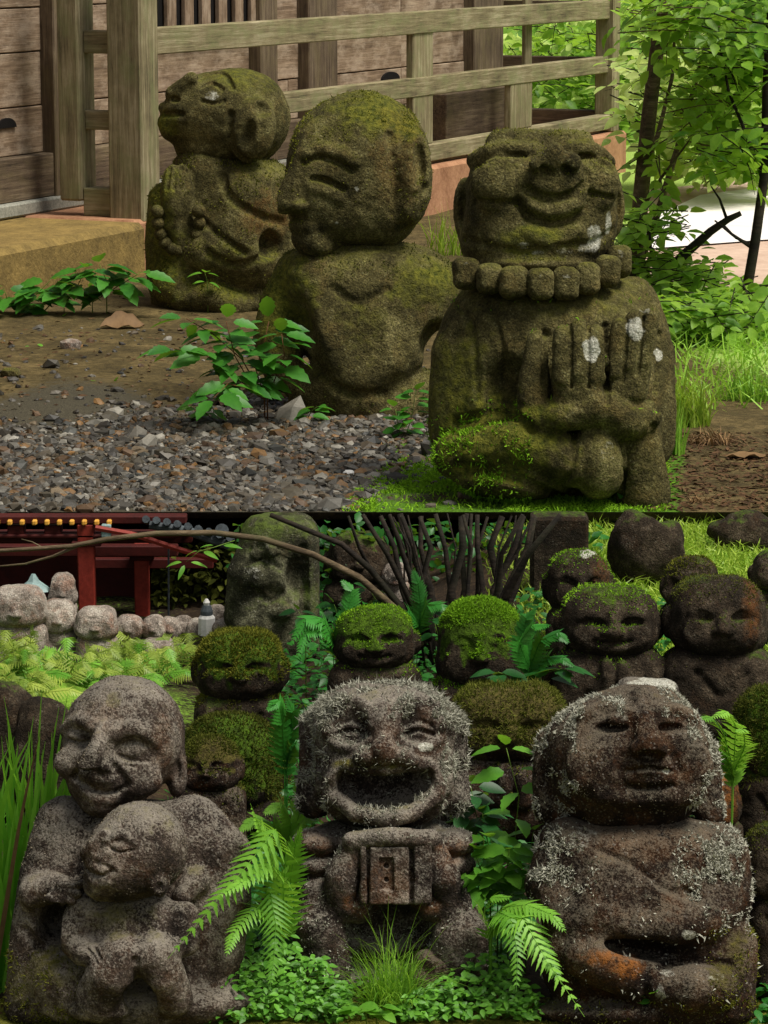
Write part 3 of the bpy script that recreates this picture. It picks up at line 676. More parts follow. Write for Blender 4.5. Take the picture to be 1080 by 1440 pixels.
    for (x, y, d, rx, rz) in ((652, 386, -66, 19, 22), (684, 394, -98, 18, 21), (717, 400, -114, 20, 22), (753, 403, -121, 19, 22), (788, 402, -118, 18, 23), (819, 394, -108, 17, 23), (848, 384, -88, 18, 22), (866, 368, -54, 17, 22)):
        c = Carve(x - 28, x + 28, y - 32, y + 32, d - 26, d + 32, 2.0); c.B(x, y, d, rx, rz, 20, 13, 3)
        st.part('bead', c, M['stone_u'], [(x, y - 10, 7, 6, 0, .5)] if rnd.random() < .5 else ())
    st.fuzz('moss', 0, 4500, lambda x, y, d, n: ((y > 560) & (x < 760)) * (y - 540) / 100. * (x < 740) + .05 * (n[:, 2] > .6), 5, 2.2, M['moss'], .8, .5)
    st.fuzz('moss', 1, 1200, lambda x, y, d, n: (n[:, 2] > .5) * 1.0 + .3 * (np.abs(y - 350) < 18), 2.6, 1.6, M['moss_o'], .9, .2)
    return st
def upper_middle():
    st = Statue('seated_stone_figure', 510, 575, 10.6, 4, 'bald mossy stone figure with long nose, turned aside, arms drawn together in front', 'statue', rough=1.1)
    b = Carve(355, 655, 330, 600, -125, 130, 2.0)
    b.E(512, 372, 5, 92, 34, 80, 20)
    b.B(508, 446, 0, 84, 100, 80, 76, 20, taper=-.10); b.E(508, 440, -34, 82, 92, 62, 30)
    b.E(515, 392, 0, 118, 50, 84, 26)
    b.E(585, 404, -10, 56, 46, 66, 26); b.K([(600, 405, -10, 44), (592, 450, -34, 40), (548, 498, -66, 38), (510, 522, -78, 30)], 26)   # right arm folding in
    b.K([(425, 385, -10, 40), (400, 430, -20, 36), (388, 470, -30, 32), (400, 520, -30, 28)], 14)  # outer arm
    b.K([(440, 385, -56, 32), (462, 460, -76, 36), (494, 515, -84, 30)], 26)
    b.E(508, 450, -62, 62, 78, 40, 22)
    b.E(428, 458, -92, 17, 48, 44, 14, '-', roll=-10)
    b.E(615, 478, -66, 26, 30, 60, 14, '-')
    b.K([(440, 545, -50, 34), (480, 545, -70, 36), (520, 560, -60, 40), (590, 555, -30, 40)], 16)
    b.E(505, 575, -10, 110, 30, 80, 20)
    b.S([(470, 400), (505, 420), (545, 402)], 3, 10)
    b.S([(446, 505), (470, 530), (500, 545), (540, 545)], 5, 6)
    st.part('body', b, M['stone_u'], [(505, 455, 30, 40, 1, .35), (600, 400, 50, 30, 1, .6), (400, 430, 40, 70, 1, .7)])
    h = Carve(392, 622, 118, 366, -120, 120, 2.0)
    h.E(508, 228, 0, 98, 100, 100, 10); h.B(500, 280, -6, 90, 66, 88, 58, 26)
    h.E(440, 250, -30, 30, 80, 60, 30)
    h.E(580, 246, -56, 27, 66, 40, 8); h.E(590, 226, -92, 11, 38, 24, 6, '-'); h.E(574, 292, -62, 18, 24, 30, 8); h.S([(548, 190), (552, 225), (556, 262), (552, 296)], 5, 6)
    h.S([(596, 262), (586, 274)], 5, 5)
    h.K([(432, 208, -74, 11), (416, 256, -78, 16), (408, 282, -76, 19)], 9)          # nose
    h.E(406, 286, -66, 13, 9, 18, 6); h.E(424, 287, -86, 13, 9, 16, 5)
    h.E(416, 304, -84, 14, 9, 22, 8, '-'); h.K([(416, 315, -62, 9), (440, 317, -82, 9)], 7); h.K([(420, 331, -60, 9), (444, 331, -80, 9)], 7)
    h.E(446, 342, -56, 28, 18, 34, 14)
    h.S([(432, 226), (446, 219), (468, 222), (496, 236)], 4, 5, off=1); h.S([(428, 216), (450, 208), (480, 214), (502, 226)], 6, 9, '+', 2)
    h.S([(442, 250), (458, 252), (484, 264)], 3.8, 4, off=1); h.S([(444, 262), (462, 266), (480, 276)], 6, 8, '+', 3)
    st.part('head', h, M['stone_u'], [(503, 263, 4, 4, 0, .8), (475, 310, 4, 4, 0, .6), (540, 160, 70, 30, 1, .5), (560, 220, 30, 60, 2, .1)])
    st.fuzz('moss', 1, 2600, lambda x, y, d, n: (n[:, 2] > .35) * 1.0 + .15, 2.6, 1.5, M['moss_o'], .9, .2)
    st.fuzz('moss', 0, 2600, lambda x, y, d, n: (n[:, 2] > .3) * 1.0 + .1 + 1.0 * (y > 540), 3, 1.6, M['moss_k'], .9, .3)
    return st
def upper_left():
    st = Statue('seated_stone_figure', 310, 435, 13.5, 3, 'mossy stone figure gazing upward with hands pressed in prayer and a looped rosary', 'statue', rough=.9)
    b = Carve(196, 430, 205, 455, -110, 100, 1.8)
    b.B(335, 325, 0, 74, 100, 70, 60, 10); b.E(345, 255, 0, 66, 34, 66, 24); b.E(290, 240, -8, 46, 40, 52, 20)
    b.K([(232, 280, 6, 22), (226, 340, 0, 22), (236, 395, -10, 28)], 14); b.E(270, 330, -10, 52, 90, 50, 24)
    b.K([(350, 280, -50, 40), (338, 340, -66, 34), (290, 350, -68, 26)], 14)
    b.K([(268, 300, -62, 16), (258, 360, -58, 18), (250, 400, -50, 24)], 12)
    b.E(330, 345, -52, 58, 52, 42, 16); b.E(250, 398, -44, 34, 32, 36, 12); b.K([(262, 418, -68, 16), (300, 412, -76, 22), (330, 425, -66, 20)], 8)
    b.E(310, 425, -10, 96, 26, 62, 16); b.E(388, 335, 4, 36, 92, 56, 22)
    b.E(250, 272, -74, 18, 44, 20, 6); b.E(262, 268, -66, 16, 40, 18, 6); b.K([(246, 312, -70, 15), (256, 330, -64, 14)], 8)
    for p in ([(246, 234), (243, 262)], [(254, 232), (252, 262)], [(262, 233), (261, 262)], [(270, 238), (270, 262)]): b.S(p, 2, 2.5)
    b.S([(280, 300), (320, 330), (350, 350)], 3.5, 5); b.S([(300, 350), (340, 368), (390, 350)], 4, 6); b.S([(318, 246), (330, 275), (370, 300), (400, 310)], 4, 6); b.E(382, 340, -66, 22, 18, 20, 10, '-')
    st.part('body', b, M['stone_u'], [(230, 340, 30, 90, 1, .7), (340, 380, 70, 40, 1, .4), (384, 300, 30, 30, 2, .2)])
    h = Carve(222, 420, 88, 245, -95, 95, 1.8)
    h.E(336, 166, 0, 74, 70, 70, 8); h.E(284, 158, -4, 50, 48, 56, 26); h.E(256, 168, -6, 26, 34, 40, 16); h.E(300, 210, 0, 50, 30, 50, 18)
    h.K([(274, 112, -40, 10), (250, 132, -30, 13)], 7); h.S([(250, 140), (255, 142)], 4, 3, off=1)
    h.K([(236, 152, -22, 10), (258, 152, -44, 8)], 4); h.K([(236, 170, -22, 11), (258, 169, -44, 9)], 4); h.S([(236, 160), (262, 160)], 3, 3, off=1)
    h.E(242, 182, -16, 14, 14, 24, 8)
    h.S([(284, 112), (300, 104), (320, 105), (332, 124)], 2.6, 3, off=1); h.S([(290, 123), (304, 118), (318, 126)], 2.2, 3, off=1); h.S([(290, 142), (306, 146), (320, 142)], 1.6, 4, off=1)
    h.E(360, 182, -62, 32, 46, 26, 5, roll=12); h.E(376, 152, -84, 12, 12, 16, 6, '-'); h.E(353, 190, -88, 11, 22, 12, 6, '-', roll=20); h.S([(330, 160), (330, 200), (350, 224), (374, 222)], 3.6, 5)
    st.part('head', h, M['stone_u'], [(304, 134, 11, 7, 0, .62), (330, 140, 12, 12, 0, .25), (240, 175, 20, 20, 1, .8), (360, 110, 50, 20, 1, .2)])
    for i in range(11):
        a = math.pi * (-.06 + 1.12 * i / 10); x = 257 + 29 * math.cos(a); y = 302 + 46 * math.sin(a); d = -82 + 10 * math.sin(a)
        c = Carve(x - 15, x + 15, y - 15, y + 15, d - 15, d + 15, 1.6); c.E(x, y, d, 9.5, 9.5, 9.5, 2); st.part('bead', c, M['stone_u'], (), (1, .6, .3))
    st.fuzz('moss', 0, 3500, lambda x, y, d, n: (n[:, 2] > .1) * 1.0 + .3, 2.6, 1.5, M['moss_o'], .9, .3)
    return st
upper_right(); upper_middle(); upper_left()
# ------------------------------------------------------------------ lower row: pair, laughing figure, stout figure
def lower_pair():
    st = Statue('embracing_stone_pair', 190, 1412, 5.3, 12, 'brown stone figure with gentle smile holding a bald child on its lap', 'statue')
    b = Carve(4, 366, 1095, 1432, -135, 130, 2.2)
    b.B(190, 1290, 20, 140, 150, 84, 80, 10, taper=.10); b.E(185, 1185, 10, 130, 62, 80, 30)
    b.K([(92, 1160, -4, 44), (66, 1230, -16, 40), (52, 1300, -30, 34), (44, 1410, -20, 38)], 18)
    b.K([(272, 1160, -2, 44), (312, 1200, -14, 44), (318, 1260, -24, 38), (306, 1330, -20, 40)], 24)
    b.E(190, 1405, -20, 165, 40, 80, 18); b.E(85, 1290, -52, 26, 30, 50, 14, '-')
    b.K([(54, 1248, -58, 24), (84, 1238, -74, 21), (108, 1238, -92, 16)], 10)
    for (x0, y0, x1, y1) in ((96, 1232, 122, 1230), (94, 1240, 118, 1244), (88, 1246, 110, 1254), (80, 1250, 98, 1260)): b.K([(x0, y0, -100, 7.5), (x1, y1, -108, 6.5)], 2.5)
    b.K([(280, 1230, -60, 20), (262, 1250, -76, 14)], 10)
    b.S([(60, 1270), (90, 1262), (120, 1268)], 4, 6); b.S([(40, 1300), (70, 1330), (110, 1340)], 4, 8); b.S([(130, 1150), (118, 1190), (112, 1225)], 4, 8)
    b.E(110, 1370, -62, 60, 44, 40, 24)
    st.part('body', b, M['stone_l'], [(60, 1380, 60, 50, 1, .55), (120, 1380, 50, 40, 1, .4), (120, 1140, 10, 22, 0, .28), (290, 1190, 40, 40, 1, .25)])
    h = Carve(74, 278, 936, 1156, -115, 110, 2.0)
    h.E(174, 1032, 0, 86, 86, 86, 8); h.E(152, 1088, -20, 58, 54, 58, 34); h.E(146, 1124, -38, 28, 20, 32, 14)
    h.E(248, 1082, 6, 15, 38, 26, 8); h.E(252, 1084, -18, 6, 20, 10, 5, '-')
    h.P(116, 1030, 24, 17, 12, 12, '-', 0); h.P(196, 1046, 28, 18, 12, 12, '-', 0)
    h.S([(92, 1022), (112, 1006), (138, 1014)], 6, 10, '+', 2); h.S([(166, 1022), (194, 1016), (224, 1034)], 6, 10, '+', 2)
    h.P(116, 1030, 18, 10, 9, 5, off=2); h.P(192, 1048, 21, 12, 9, 5, off=2)
    h.S([(98, 1032), (114, 1038), (134, 1036)], 2.6, 3); h.S([(172, 1054), (192, 1062), (214, 1064)], 2.6, 3); h.S([(182, 1068), (204, 1072), (220, 1076)], 2, 3)
    h.K([(152, 1012, -84, 8), (146, 1040, -96, 11), (138, 1060, -104, 14)], 9); h.P(126, 1066, 8, 7, 8, 5, off=0); h.P(155, 1070, 9, 7, 8, 5, off=0)
    h.P(100, 1068, 20, 20, 12, 14, off=3); h.P(204, 1090, 28, 22, 13, 16, off=3)
    h.S([(122, 1080), (140, 1086), (160, 1088)], 4, 8, '+', 1)
    h.S([(110, 1086), (126, 1098), (146, 1106), (168, 1106), (182, 1098)], 4, 4, off=1); h.S([(124, 1106), (146, 1116), (168, 1114)], 5, 7, '+', 1)
    h.S([(118, 1070), (108, 1086)], 3.4, 6); h.S([(168, 1070), (186, 1094)], 3.4, 6)
    st.part('head', h, M['stone_l'], [(150, 1000, 26, 20, 2, .12), (235, 1040, 12, 50, 2, .15), (165, 980, 12, 10, 1, .35)])
    c = Carve(96, 290, 1240, 1430, -170, 20, 2.0)
    c.E(196, 1296, -74, 76, 56, 50, 10); c.K([(128, 1270, -90, 26), (112, 1305, -96, 24), (128, 1325, -112, 18), (148, 1326, -122, 13)], 10)
    c.K([(262, 1280, -86, 24), (268, 1312, -98, 20), (248, 1322, -116, 13)], 10)
    c.K([(182, 1332, -122, 36), (168, 1352, -126, 34), (150, 1384, -104, 34)], 8); c.K([(228, 1330, -120, 35), (238, 1352, -118, 30), (250, 1390, -92, 28)], 8)
    c.E(206, 1390, -110, 24, 30, 60, 10, '-'); c.E(148, 1408, -92, 44, 14, 34, 16); c.S([(202, 1330), (204, 1360)], 4, 5)
    for p in ([(136, 1318), (150, 1334)], [(144, 1316), (156, 1330)]): c.S(p, 1.8, 2)
    st.part('child_body', c, M['stone_l'], [(190, 1335, 60, 14, 0, .2), (150, 1400, 60, 30, 1, .3), (196, 1280, 70, 20, 1, .4)])
    q = Carve(112, 284, 1104, 1276, -205, -20, 2.0)
    q.E(206, 1182, -104, 64, 66, 64, 6); q.E(172, 1206, -118, 44, 46, 52, 24); q.E(152, 1232, -124, 22, 18, 30, 12)
    q.K([(160, 1158, -150, 8), (146, 1174, -146, 10), (137, 1184, -138, 12)], 7); q.E(150, 1188, -152, 8, 7, 8, 4)
    q.P(184, 1178, 12, 8, 5, 4, off=2); q.S([(170, 1176), (184, 1181), (198, 1178)], 1.5, 2, off=.5); q.S([(168, 1168), (184, 1163), (200, 1170)], 1.5, 3, off=.5)
    q.S([(166, 1166), (184, 1158), (204, 1168)], 4, 6, '+', 1); q.S([(134, 1206), (146, 1212), (160, 1213), (170, 1207)], 1.8, 3, off=1); q.S([(150, 1196), (166, 1200), (176, 1206)], 1.6, 4); q.S([(140, 1220), (154, 1226), (168, 1222)], 3.5, 6, '+', 1)
    q.E(234, 1228, -138, 14, 17, 22, 6); q.P(236, 1230, 6, 8, 8, 4, '-', 0)
    st.part('child_head', q, M['stone_l'], [(165, 1185, 30, 25, 2, .08), (235, 1190, 20, 50, 1, .3)])
    st.fuzz('lichen', 1, 3000, lambda x, y, d, n: (n[:, 2] > .1) * 1.0, 1.6, 1.4, M['lichen_b'], 1.3, .2)
    st.fuzz('lichen', 0, 4200, lambda x, y, d, n: (n[:, 2] > -.1) * 1.0 + .2, 1.8, 1.5, M['lichen_b'], 1.3, .2)
    st.fuzz('lichen', 3, 2000, lambda x, y, d, n: (n[:, 2] > 0) * 1.0 + .1, 1.5, 1.4, M['lichen_b'], 1.3, .2)
    st.fuzz('moss', 0, 2600, lambda x, y, d, n: (y > 1330) * (x < 170) * 1.0, 5, 1.8, M['moss_o'], .9, .2)
    return st
def lower_laughing():
    st = Statue('laughing_stone_figure', 548, 1372, 5.47, 12, 'lichen covered stone figure with huge open laughing mouth holding a carved box', 'statue')
    b = Carve(398, 702, 1140, 1392, -130, 120, 2.0)
    b.B(540, 1255, 20, 112, 100, 76, 60, 10); b.E(540, 1190, 10, 116, 42, 74, 20)
    for (y, r) in ((1182, 22), (1212, 20), (1240, 20)):
        b.E(446, y, -26, 38, r, 52, 5); b.E(636, y, -26, 34, r, 52, 5)
    b.E(545, 1292, -74, 70, 46, 56, 14, '-')
    b.K([(500, 1182, -92, 19), (482, 1225, -94, 25), (478, 1262, -86, 22), (505, 1268, -84, 20)], 9)
    b.K([(606, 1180, -92, 18), (622, 1225, -92, 25), (628, 1258, -82, 20), (604, 1264, -82, 20)], 9)
    b.K([(496, 1172, -104, 14), (545, 1166, -112, 14), (606, 1170, -104, 14)], 8)
    b.K([(452, 1262, -66, 30), (448, 1296, -76, 38), (456, 1345, -60, 40)], 12); b.K([(640, 1272, -66, 32), (648, 1310, -74, 42), (640, 1362, -60, 44)], 12)
    b.E(545, 1375, 10, 130, 26, 90, 12)
    st.part('body', b, M['stone_l'], [(450, 1290, 40, 30, 0, .22), (640, 1290, 40, 30, 0, .2), (500, 1260, 16, 12, 2, .3), (600, 1262, 20, 10, 2, .3), (640, 1190, 25, 16, 2, .25), (446, 1180, 25, 16, 2, .2)])
    g = Carve(492, 620, 1150, 1266, -140, -60, 1.6)
    g.B(556, 1210, -92, 50, 48, 26, 5, 3); g.B(549, 1216, -118, 33, 44, 8, 2, 1, '-'); g.B(547, 1218, -108, 27, 40, 12, 3, 2); g.B(543, 1216, -121, 10, 22, 6, 1.5, 1, '-')
    g.E(543, 1205, -114, 3.2, 3.2, 8, 1, '-'); g.E(543, 1224, -114, 3.2, 3.2, 8, 1, '-'); g.S([(578, 1182), (578, 1250)], 2, 2)
    st.part('carved_box', g, M['stone_l'], [(545, 1225, 30, 30, 2, .15)], (1.2, .8, .5), 'shallow stone box with two sunken panels and two holes')
    h = Carve(412, 668, 948, 1180, -135, 115, 2.0)
    h.B(540, 1062, 0, 98, 98, 92, 68, 8); h.E(540, 1012, 6, 106, 52, 92, 24)
    h.K([(438, 1020, 4, 20), (436, 1080, 0, 18), (440, 1124, -6, 26)], 10); h.K([(640, 1020, 4, 20), (644, 1080, 0, 16), (640, 1120, -6, 24)], 10)
    h.S([(448, 1120), (448, 1040), (462, 990)], 5, 6); h.S([(630, 1120), (634, 1040), (620, 990)], 5, 6)
    for cx in (494, 588):
        h.P(cx, 1014, 30, 28, 18, 8, '-', 0)
        h.S([(cx - 34, 1022), (cx - 30, 994), (cx, 978), (cx + 28, 990), (cx + 32, 1012)], 7, 7, '+', 0)
        h.P(cx, 1018, 20, 16, 11, 5, off=2)
        h.S([(cx - 18, 1014), (cx, 1006), (cx + 18, 1014)], 2.6, 3); h.S([(cx - 20, 1026), (cx, 1020), (cx + 20, 1026)], 2.6, 3)
        h.S([(cx - 26, 1036), (cx, 1046), (cx + 28, 1034)], 5, 6, '+', 0)
    h.K([(540, 990, -88, 10), (540, 1030, -102, 14), (540, 1046, -108, 20)], 10); h.E(514, 1054, -104, 16, 13, 18, 4); h.E(566, 1054, -104, 16, 13, 18, 4)
    h.S([(500, 1062), (478, 1076), (464, 1100), (468, 1130)], 8, 9, '+', 0); h.S([(578, 1062), (602, 1072), (616, 1100), (610, 1130)], 8, 9, '+', 0)
    h.B(540, 1098, -100, 64, 27, 62, 24, 5, '-'); h.E(540, 1106, -98, 58, 26, 54, 8, '-'); h.E(492, 1088, -98, 20, 16, 40, 6, '-'); h.E(590, 1086, -98, 22, 18, 40, 6, '-')
    h.K([(470, 1112, -78, 11), (500, 1134, -96, 12), (540, 1141, -102, 13), (580, 1134, -96, 12), (612, 1110, -78, 11)], 5)
    h.K([(490, 1070, -92, 7), (540, 1074, -104, 7), (592, 1068, -92, 7)], 5)
    st.part('head', h, M['stone_l'], [(598, 1042, 16, 8, 0, .8), (540, 1132, 40, 6, 0, .45), (540, 975, 60, 14, 0, .25), (540, 1030, 20, 24, 2, .12), (600, 1000, 12, 14, 2, .12), (630, 1060, 10, 40, 0, .2), (525, 1066, 60, 8, 1, .6)])
    edge = lambda x, y, d, n: (np.abs(x - 540) > 78) * 1.0 + (y < 1000) * .9 + (n[:, 2] > .3) * .4 + .08
    st.fuzz('lichen', 2, 15000, lambda x, y, d, n: edge(x, y, d, n) * (y < 1150), 4.2, 2.0, M['lichen'], 1.4, .1, bend=1.4, clump=.03)
    st.fuzz('lichen', 2, 2500, lambda x, y, d, n: .6 + 0 * x, 1.8, 1.5, M['lichen_b'], 1.3, .2)
    st.fuzz('lichen', 0, 3600, lambda x, y, d, n: (n[:, 2] > .1) * 1.0 + (y > 1260) * .7, 2.4, 2.2, M['lichen'], 1.4, .1, bend=1.1, clump=.0)
    return st
def lower_stout():
    st = Statue('stout_stone_figure', 910, 1418, 5.3, 16, 'stout dark stone figure with upturned face, crusted with pale branching lichen', 'statue')
    b = Carve(732, 1080, 1140, 1438, -140, 130, 2.2)
    b.B(908, 1290, 10, 146, 140, 92, 84, 10, taper=.05); b.E(905, 1205, 5, 142, 52, 92, 26)
    b.K([(800, 1195, -20, 48), (775, 1245, -30, 40), (800, 1292, -60, 36), (880, 1300, -92, 34)], 20)
    b.K([(1008, 1205, -14, 46), (1022, 1255, -34, 36), (985, 1290, -78, 30), (930, 1300, -96, 26)], 18)
    b.E(890, 1262, -66, 90, 52, 44, 24); b.S([(838, 1192), (885, 1214), (925, 1244), (972, 1262)], 2.6, 8); b.E(966, 1252, -104, 22, 8, 20, 6, '-', roll=22)
    b.K([(790, 1330, -60, 30), (840, 1346, -92, 36), (900, 1372, -84, 34)], 14); b.K([(1030, 1330, -30, 34), (1020, 1400, -40, 38)], 16)
    b.E(966, 1384, -92, 66, 36, 40, 9); b.E(900, 1330, -100, 60, 14, 40, 12, '-', roll=8); b.S([(900, 1350), (898, 1395), (910, 1425)], 5, 6); b.E(905, 1422, -10, 160, 26, 90, 14)
    b.S([(920, 1355), (960, 1346), (1020, 1352)], 4, 6)
    st.part('body', b, M['stone_d'], [(815, 1176, 34, 18, 0, .55), (790, 1250, 30, 26, 0, .22), (840, 1340, 30, 10, 2, .8), (872, 1352, 22, 14, 2, .9), (1020, 1350, 30, 80, 1, .5), (958, 1308, 12, 7, 0, .7), (930, 1362, 14, 6, 0, .6), (990, 1365, 24, 6, 0, .5), (918, 1385, 7, 14, 0, .6), (930, 1230, 20, 8, 0, .3), (905, 1180, 80, 22, 2, .1), (1010, 1215, 30, 40, 0, .25)])
    h = Carve(742, 1028, 950, 1196, -130, 120, 2.1)
    h.B(885, 1076, 0, 114, 94, 98, 90, 8); h.E(885, 1040, 0, 114, 66, 96, 24); h.E(905, 985, 20, 60, 26, 60, 24)
    h.K([(772, 1040, 8, 18), (766, 1090, 2, 18), (774, 1136, -4, 24)], 10); h.K([(998, 1050, 8, 18), (1004, 1100, 2, 16), (1000, 1140, -4, 22)], 10)
    h.P(830, 1076, 40, 36, 16, 18, off=2); h.P(966, 1076, 34, 36, 16, 18, off=2)
    h.S([(820, 1004), (850, 994), (884, 1004)], 10, 10, '+', 0); h.S([(918, 1002), (945, 998), (972, 1008)], 10, 10, '+', 0)
    h.P(854, 1022, 24, 7, 16, 5, '-', 2); h.P(942, 1022, 24, 7, 16, 5, '-', 2); h.P(866, 1010, 16, 9, 10, 5, off=1)
    h.S([(900, 972), (902, 1000), (898, 1020)], 8, 10, '+', 0)
    h.K([(900, 1010, -92, 12), (904, 1034, -104, 18), (906, 1044, -108, 22)], 8); h.B(906, 1052, -104, 26, 10, 18, 8, 6); h.P(906, 1062, 22, 7, 12, 5, '-', 2)
    h.P(905, 1076, 34, 16, 12, 8, off=1); h.S([(876, 1083), (905, 1079), (938, 1083)], 2.8, 3, off=1); h.S([(878, 1092), (905, 1095), (936, 1092)], 5, 6, '+', 1)
    h.S([(868, 1062), (862, 1082)], 3, 7); h.S([(942, 1062), (950, 1082)], 3, 7); h.S([(880, 1105), (905, 1108), (938, 1105)], 3, 8)
    h.S([(842, 1116), (905, 1126), (975, 1114)], 12, 12, '+', 2); h.E(900, 1166, -112, 104, 34, 52, 18, '-')
    st.part('head', h, M['stone_d'], [(866, 1008, 18, 8, 0, .5), (930, 1083, 7, 3.5, 0, .9), (905, 1066, 20, 7, 0, .28), (850, 985, 30, 16, 0, .4), (930, 990, 26, 12, 0, .4), (905, 1118, 50, 6, 0, .35), (832, 1060, 20, 20, 0, .2), (905, 1040, 30, 20, 2, .1)])
    hair = lambda x, y, d, n: ((np.abs(x - 885) > 78) * (y < 1150) * 1.0 + (y < 1005) * (np.abs(x - 900) > 26) * .9)
    st.fuzz('lichen', 1, 12000, hair, 2.8, 2.5, M['lichen'], 1.5, .1, bend=1.2, clump=.0)
    st.fuzz('lichen', 1, 2600, lambda x, y, d, n: .5 * (y < 1125) + .02, 1.8, 1.6, M['lichen_b'], .9, .1)
    sh = lambda x, y, d, n: np.exp(-(((x - 1005) / 42) ** 2 + ((y - 1225) / 46) ** 2)) * 1.6 + np.exp(-(((x - 772) / 34) ** 2 + ((y - 1220) / 40) ** 2)) + .01
    st.fuzz('branching_lichen', 0, 9000, sh, 3.4, 2.7, M['lichen'], 1.5, .1, bend=1.2, clump=.0)
    st.fuzz('moss', 0, 2500, lambda x, y, d, n: (x > 985) * (y > 1300) * 1.0 + (y > 1400) * .6, 4, 1.6, M['moss_o'], .9, .2)
    return st
lower_pair(); lower_laughing(); lower_stout()
# ------------------------------------------------------------------ small figures on the slope behind
def small_figure(cx, top, hw, hh, base, Y, label, mat='stone_b', seed=0, bw=1.15, face=0.35, hands=False, lean=8, moss=None, mossn=0, mossl=5, group=None, name='stone_figure', look=0.0, ear=True, tone=None, mosslow=.25, fixY=False):
    """head half width hw, half height hh; body down to base"""
    Y = Y if fixY else (gY(cx, base) or Y)
    r = random.Random(seed); st = Statue(name, cx, base, Y, lean, label, 'statue', group)
    cy = top + hh; hd = hw * .92; h = max(1.9, hw / 22)
    b = Carve(cx - hw * bw - 14, cx + hw * bw + 14, cy + hh * .3, base + 14, -hw * 1.5, hw * 1.3, h * 1.15)
    ch = (base - cy - hh * .55) / 2; b.B(cx, cy + hh * .62 + ch, 0, hw * bw, max(ch, 8), hd * .95, hw * .55, 6)
    if hands:
        b.E(cx - hw * .12, cy + hh * 1.35, -hd * 1.0, hw * .16, hh * .5, hw * .22, 4); b.E(cx + hw * .2, cy + hh * 1.4, -hd * .98, hw * .16, hh * .48, hw * .22, 4)
        b.K([(cx - hw * bw * .85, cy + hh * 1.2, -hd * .4, hw * .22), (cx - hw * .2, cy + hh * 1.75, -hd * .95, hw * .2)], 5); b.K([(cx + hw * bw * .85, cy + hh * 1.2, -hd * .4, hw * .22), (cx + hw * .2, cy + hh * 1.75, -hd * .95, hw * .2)], 5)
    else: b.S([(cx - hw * .5, cy + hh * 1.15), (cx, cy + hh * 1.7), (cx + hw * .5, cy + hh * 1.2)], hw * .05, 4)
    st.part('body', b, M[mat], [(cx, base, hw * 1.4, hw * .5, 1, .4)], (2, 1.3, .7))
    q = Carve(cx - hw * 1.25 - 8, cx + hw * 1.25 + 8, top - 8, cy + hh * 1.15 + 8, -hd * 1.35 - 6, hd * 1.2 + 6, h)
    q.B(cx, cy, 0, hw * .95, hh * .98, hd, min(hw, hh) * .8, 5); q.E(cx, cy + hh * .35, -hd * .06, hw * .98, hh * .6, hd, 10)
    lx = cx + look * hw
    if face > 0:
        e = hw * .4; f = face
        for sx in (-1, 1):
            q.P(lx + sx * e, cy - hh * .08, hw * .24, hh * .14, hw * .13 * f, 6, '-', 0); q.P(lx + sx * e, cy - hh * .06, hw * .17, hh * .09, hw * .09, 4, off=hw * .02)
            q.S([(lx + sx * e - hw * .24, cy - hh * .2), (lx + sx * e, cy - hh * .32), (lx + sx * e + hw * .24, cy - hh * .2)], hw * .07 * f, 6, '+', 0)
            q.S([(lx + sx * e - hw * .16, cy - hh * .05), (lx + sx * e + hw * .16, cy - hh * .05)], hw * .035, 2.5)
            q.P(lx + sx * hw * .52, cy + hh * .3, hw * .26, hh * .24, hw * .12 * f, 10, off=2)
        fy = q.front(lx, cy + hh * .1)
        q.K([(lx, cy - hh * .2, fy + 1, hw * .08), (lx, cy + hh * .16, fy - hw * .1, hw * .14)], 6); q.P(lx - hw * .13, cy + hh * .2, hw * .1, hh * .08, hw * .08, 4); q.P(lx + hw * .13, cy + hh * .2, hw * .1, hh * .08, hw * .08, 4)
        if face > .42: q.S([(lx - hw * .36, cy + hh * .44), (lx - hw * .1, cy + hh * (.5 + .05 * r.random())), (lx + hw * .12, cy + hh * .5), (lx + hw * .36, cy + hh * .42)], hw * (.03 + .03 * f), 3); q.S([(lx - hw * .22, cy + hh * .6), (lx, cy + hh * .64), (lx + hw * .22, cy + hh * .6)], hw * .06, 6, '+', 0)
    if ear:
        q.E(cx - hw * 1.0, cy + hh * .12, hd * .1, hw * .14, hh * .38, hw * .24, 5); q.E(cx + hw * 1.0, cy + hh * .12, hd * .1, hw * .14, hh * .38, hw * .24, 5)
    st.part('head', q, M[mat], list(tone or []) + ([(cx, top, hw * 1.25, hh * (1.0 if mosslow > -.2 else 1.9), 1, 1.3)] if moss and mossn > 1200 else []), (2, 1.3, .7))
    if moss:
        st.fuzz('moss', 1, int(mossn * 1.7), lambda x, y, d, n: np.clip((n[:, 2] - mosslow) * 3, 0, 1), mossl * .75, 1.5, M[moss], .8, .35, clump=.7)
        st.fuzz('moss', 0, mossn // 3, lambda x, y, d, n: np.clip((n[:, 2] - .2) * 2, 0, 1) + .03, mossl * .8, 1.6, M[moss], .8, .3)
    return st
G1 = 'small figures on the grassy slope'
small_figure(325, 1000, 72, 74, 1175, 5.85, 'stone figure overgrown with shaggy dark moss right behind the embracing pair', seed=1, moss='moss_k', mossn=5200, mossl=7, face=0.26, look=-.1, mosslow=-.5)
small_figure(297, 1032, 42, 42, 1215, 5.68, 'little stone child figure under a moss cap between the embracing pair and a moss-shaggy figure', seed=2, moss='moss_k', mossn=1500, mossl=5, face=0.39, look=-.15, mat='stone_d', name='stone_child_figure')
small_figure(338, 884, 62, 52, 1062, 6.35, 'dark stone figure wearing moss like thick hair below the tall stone figure', seed=3, moss='moss_o', mossn=3600, mossl=6, face=0.39, bw=1.05, mosslow=.0)
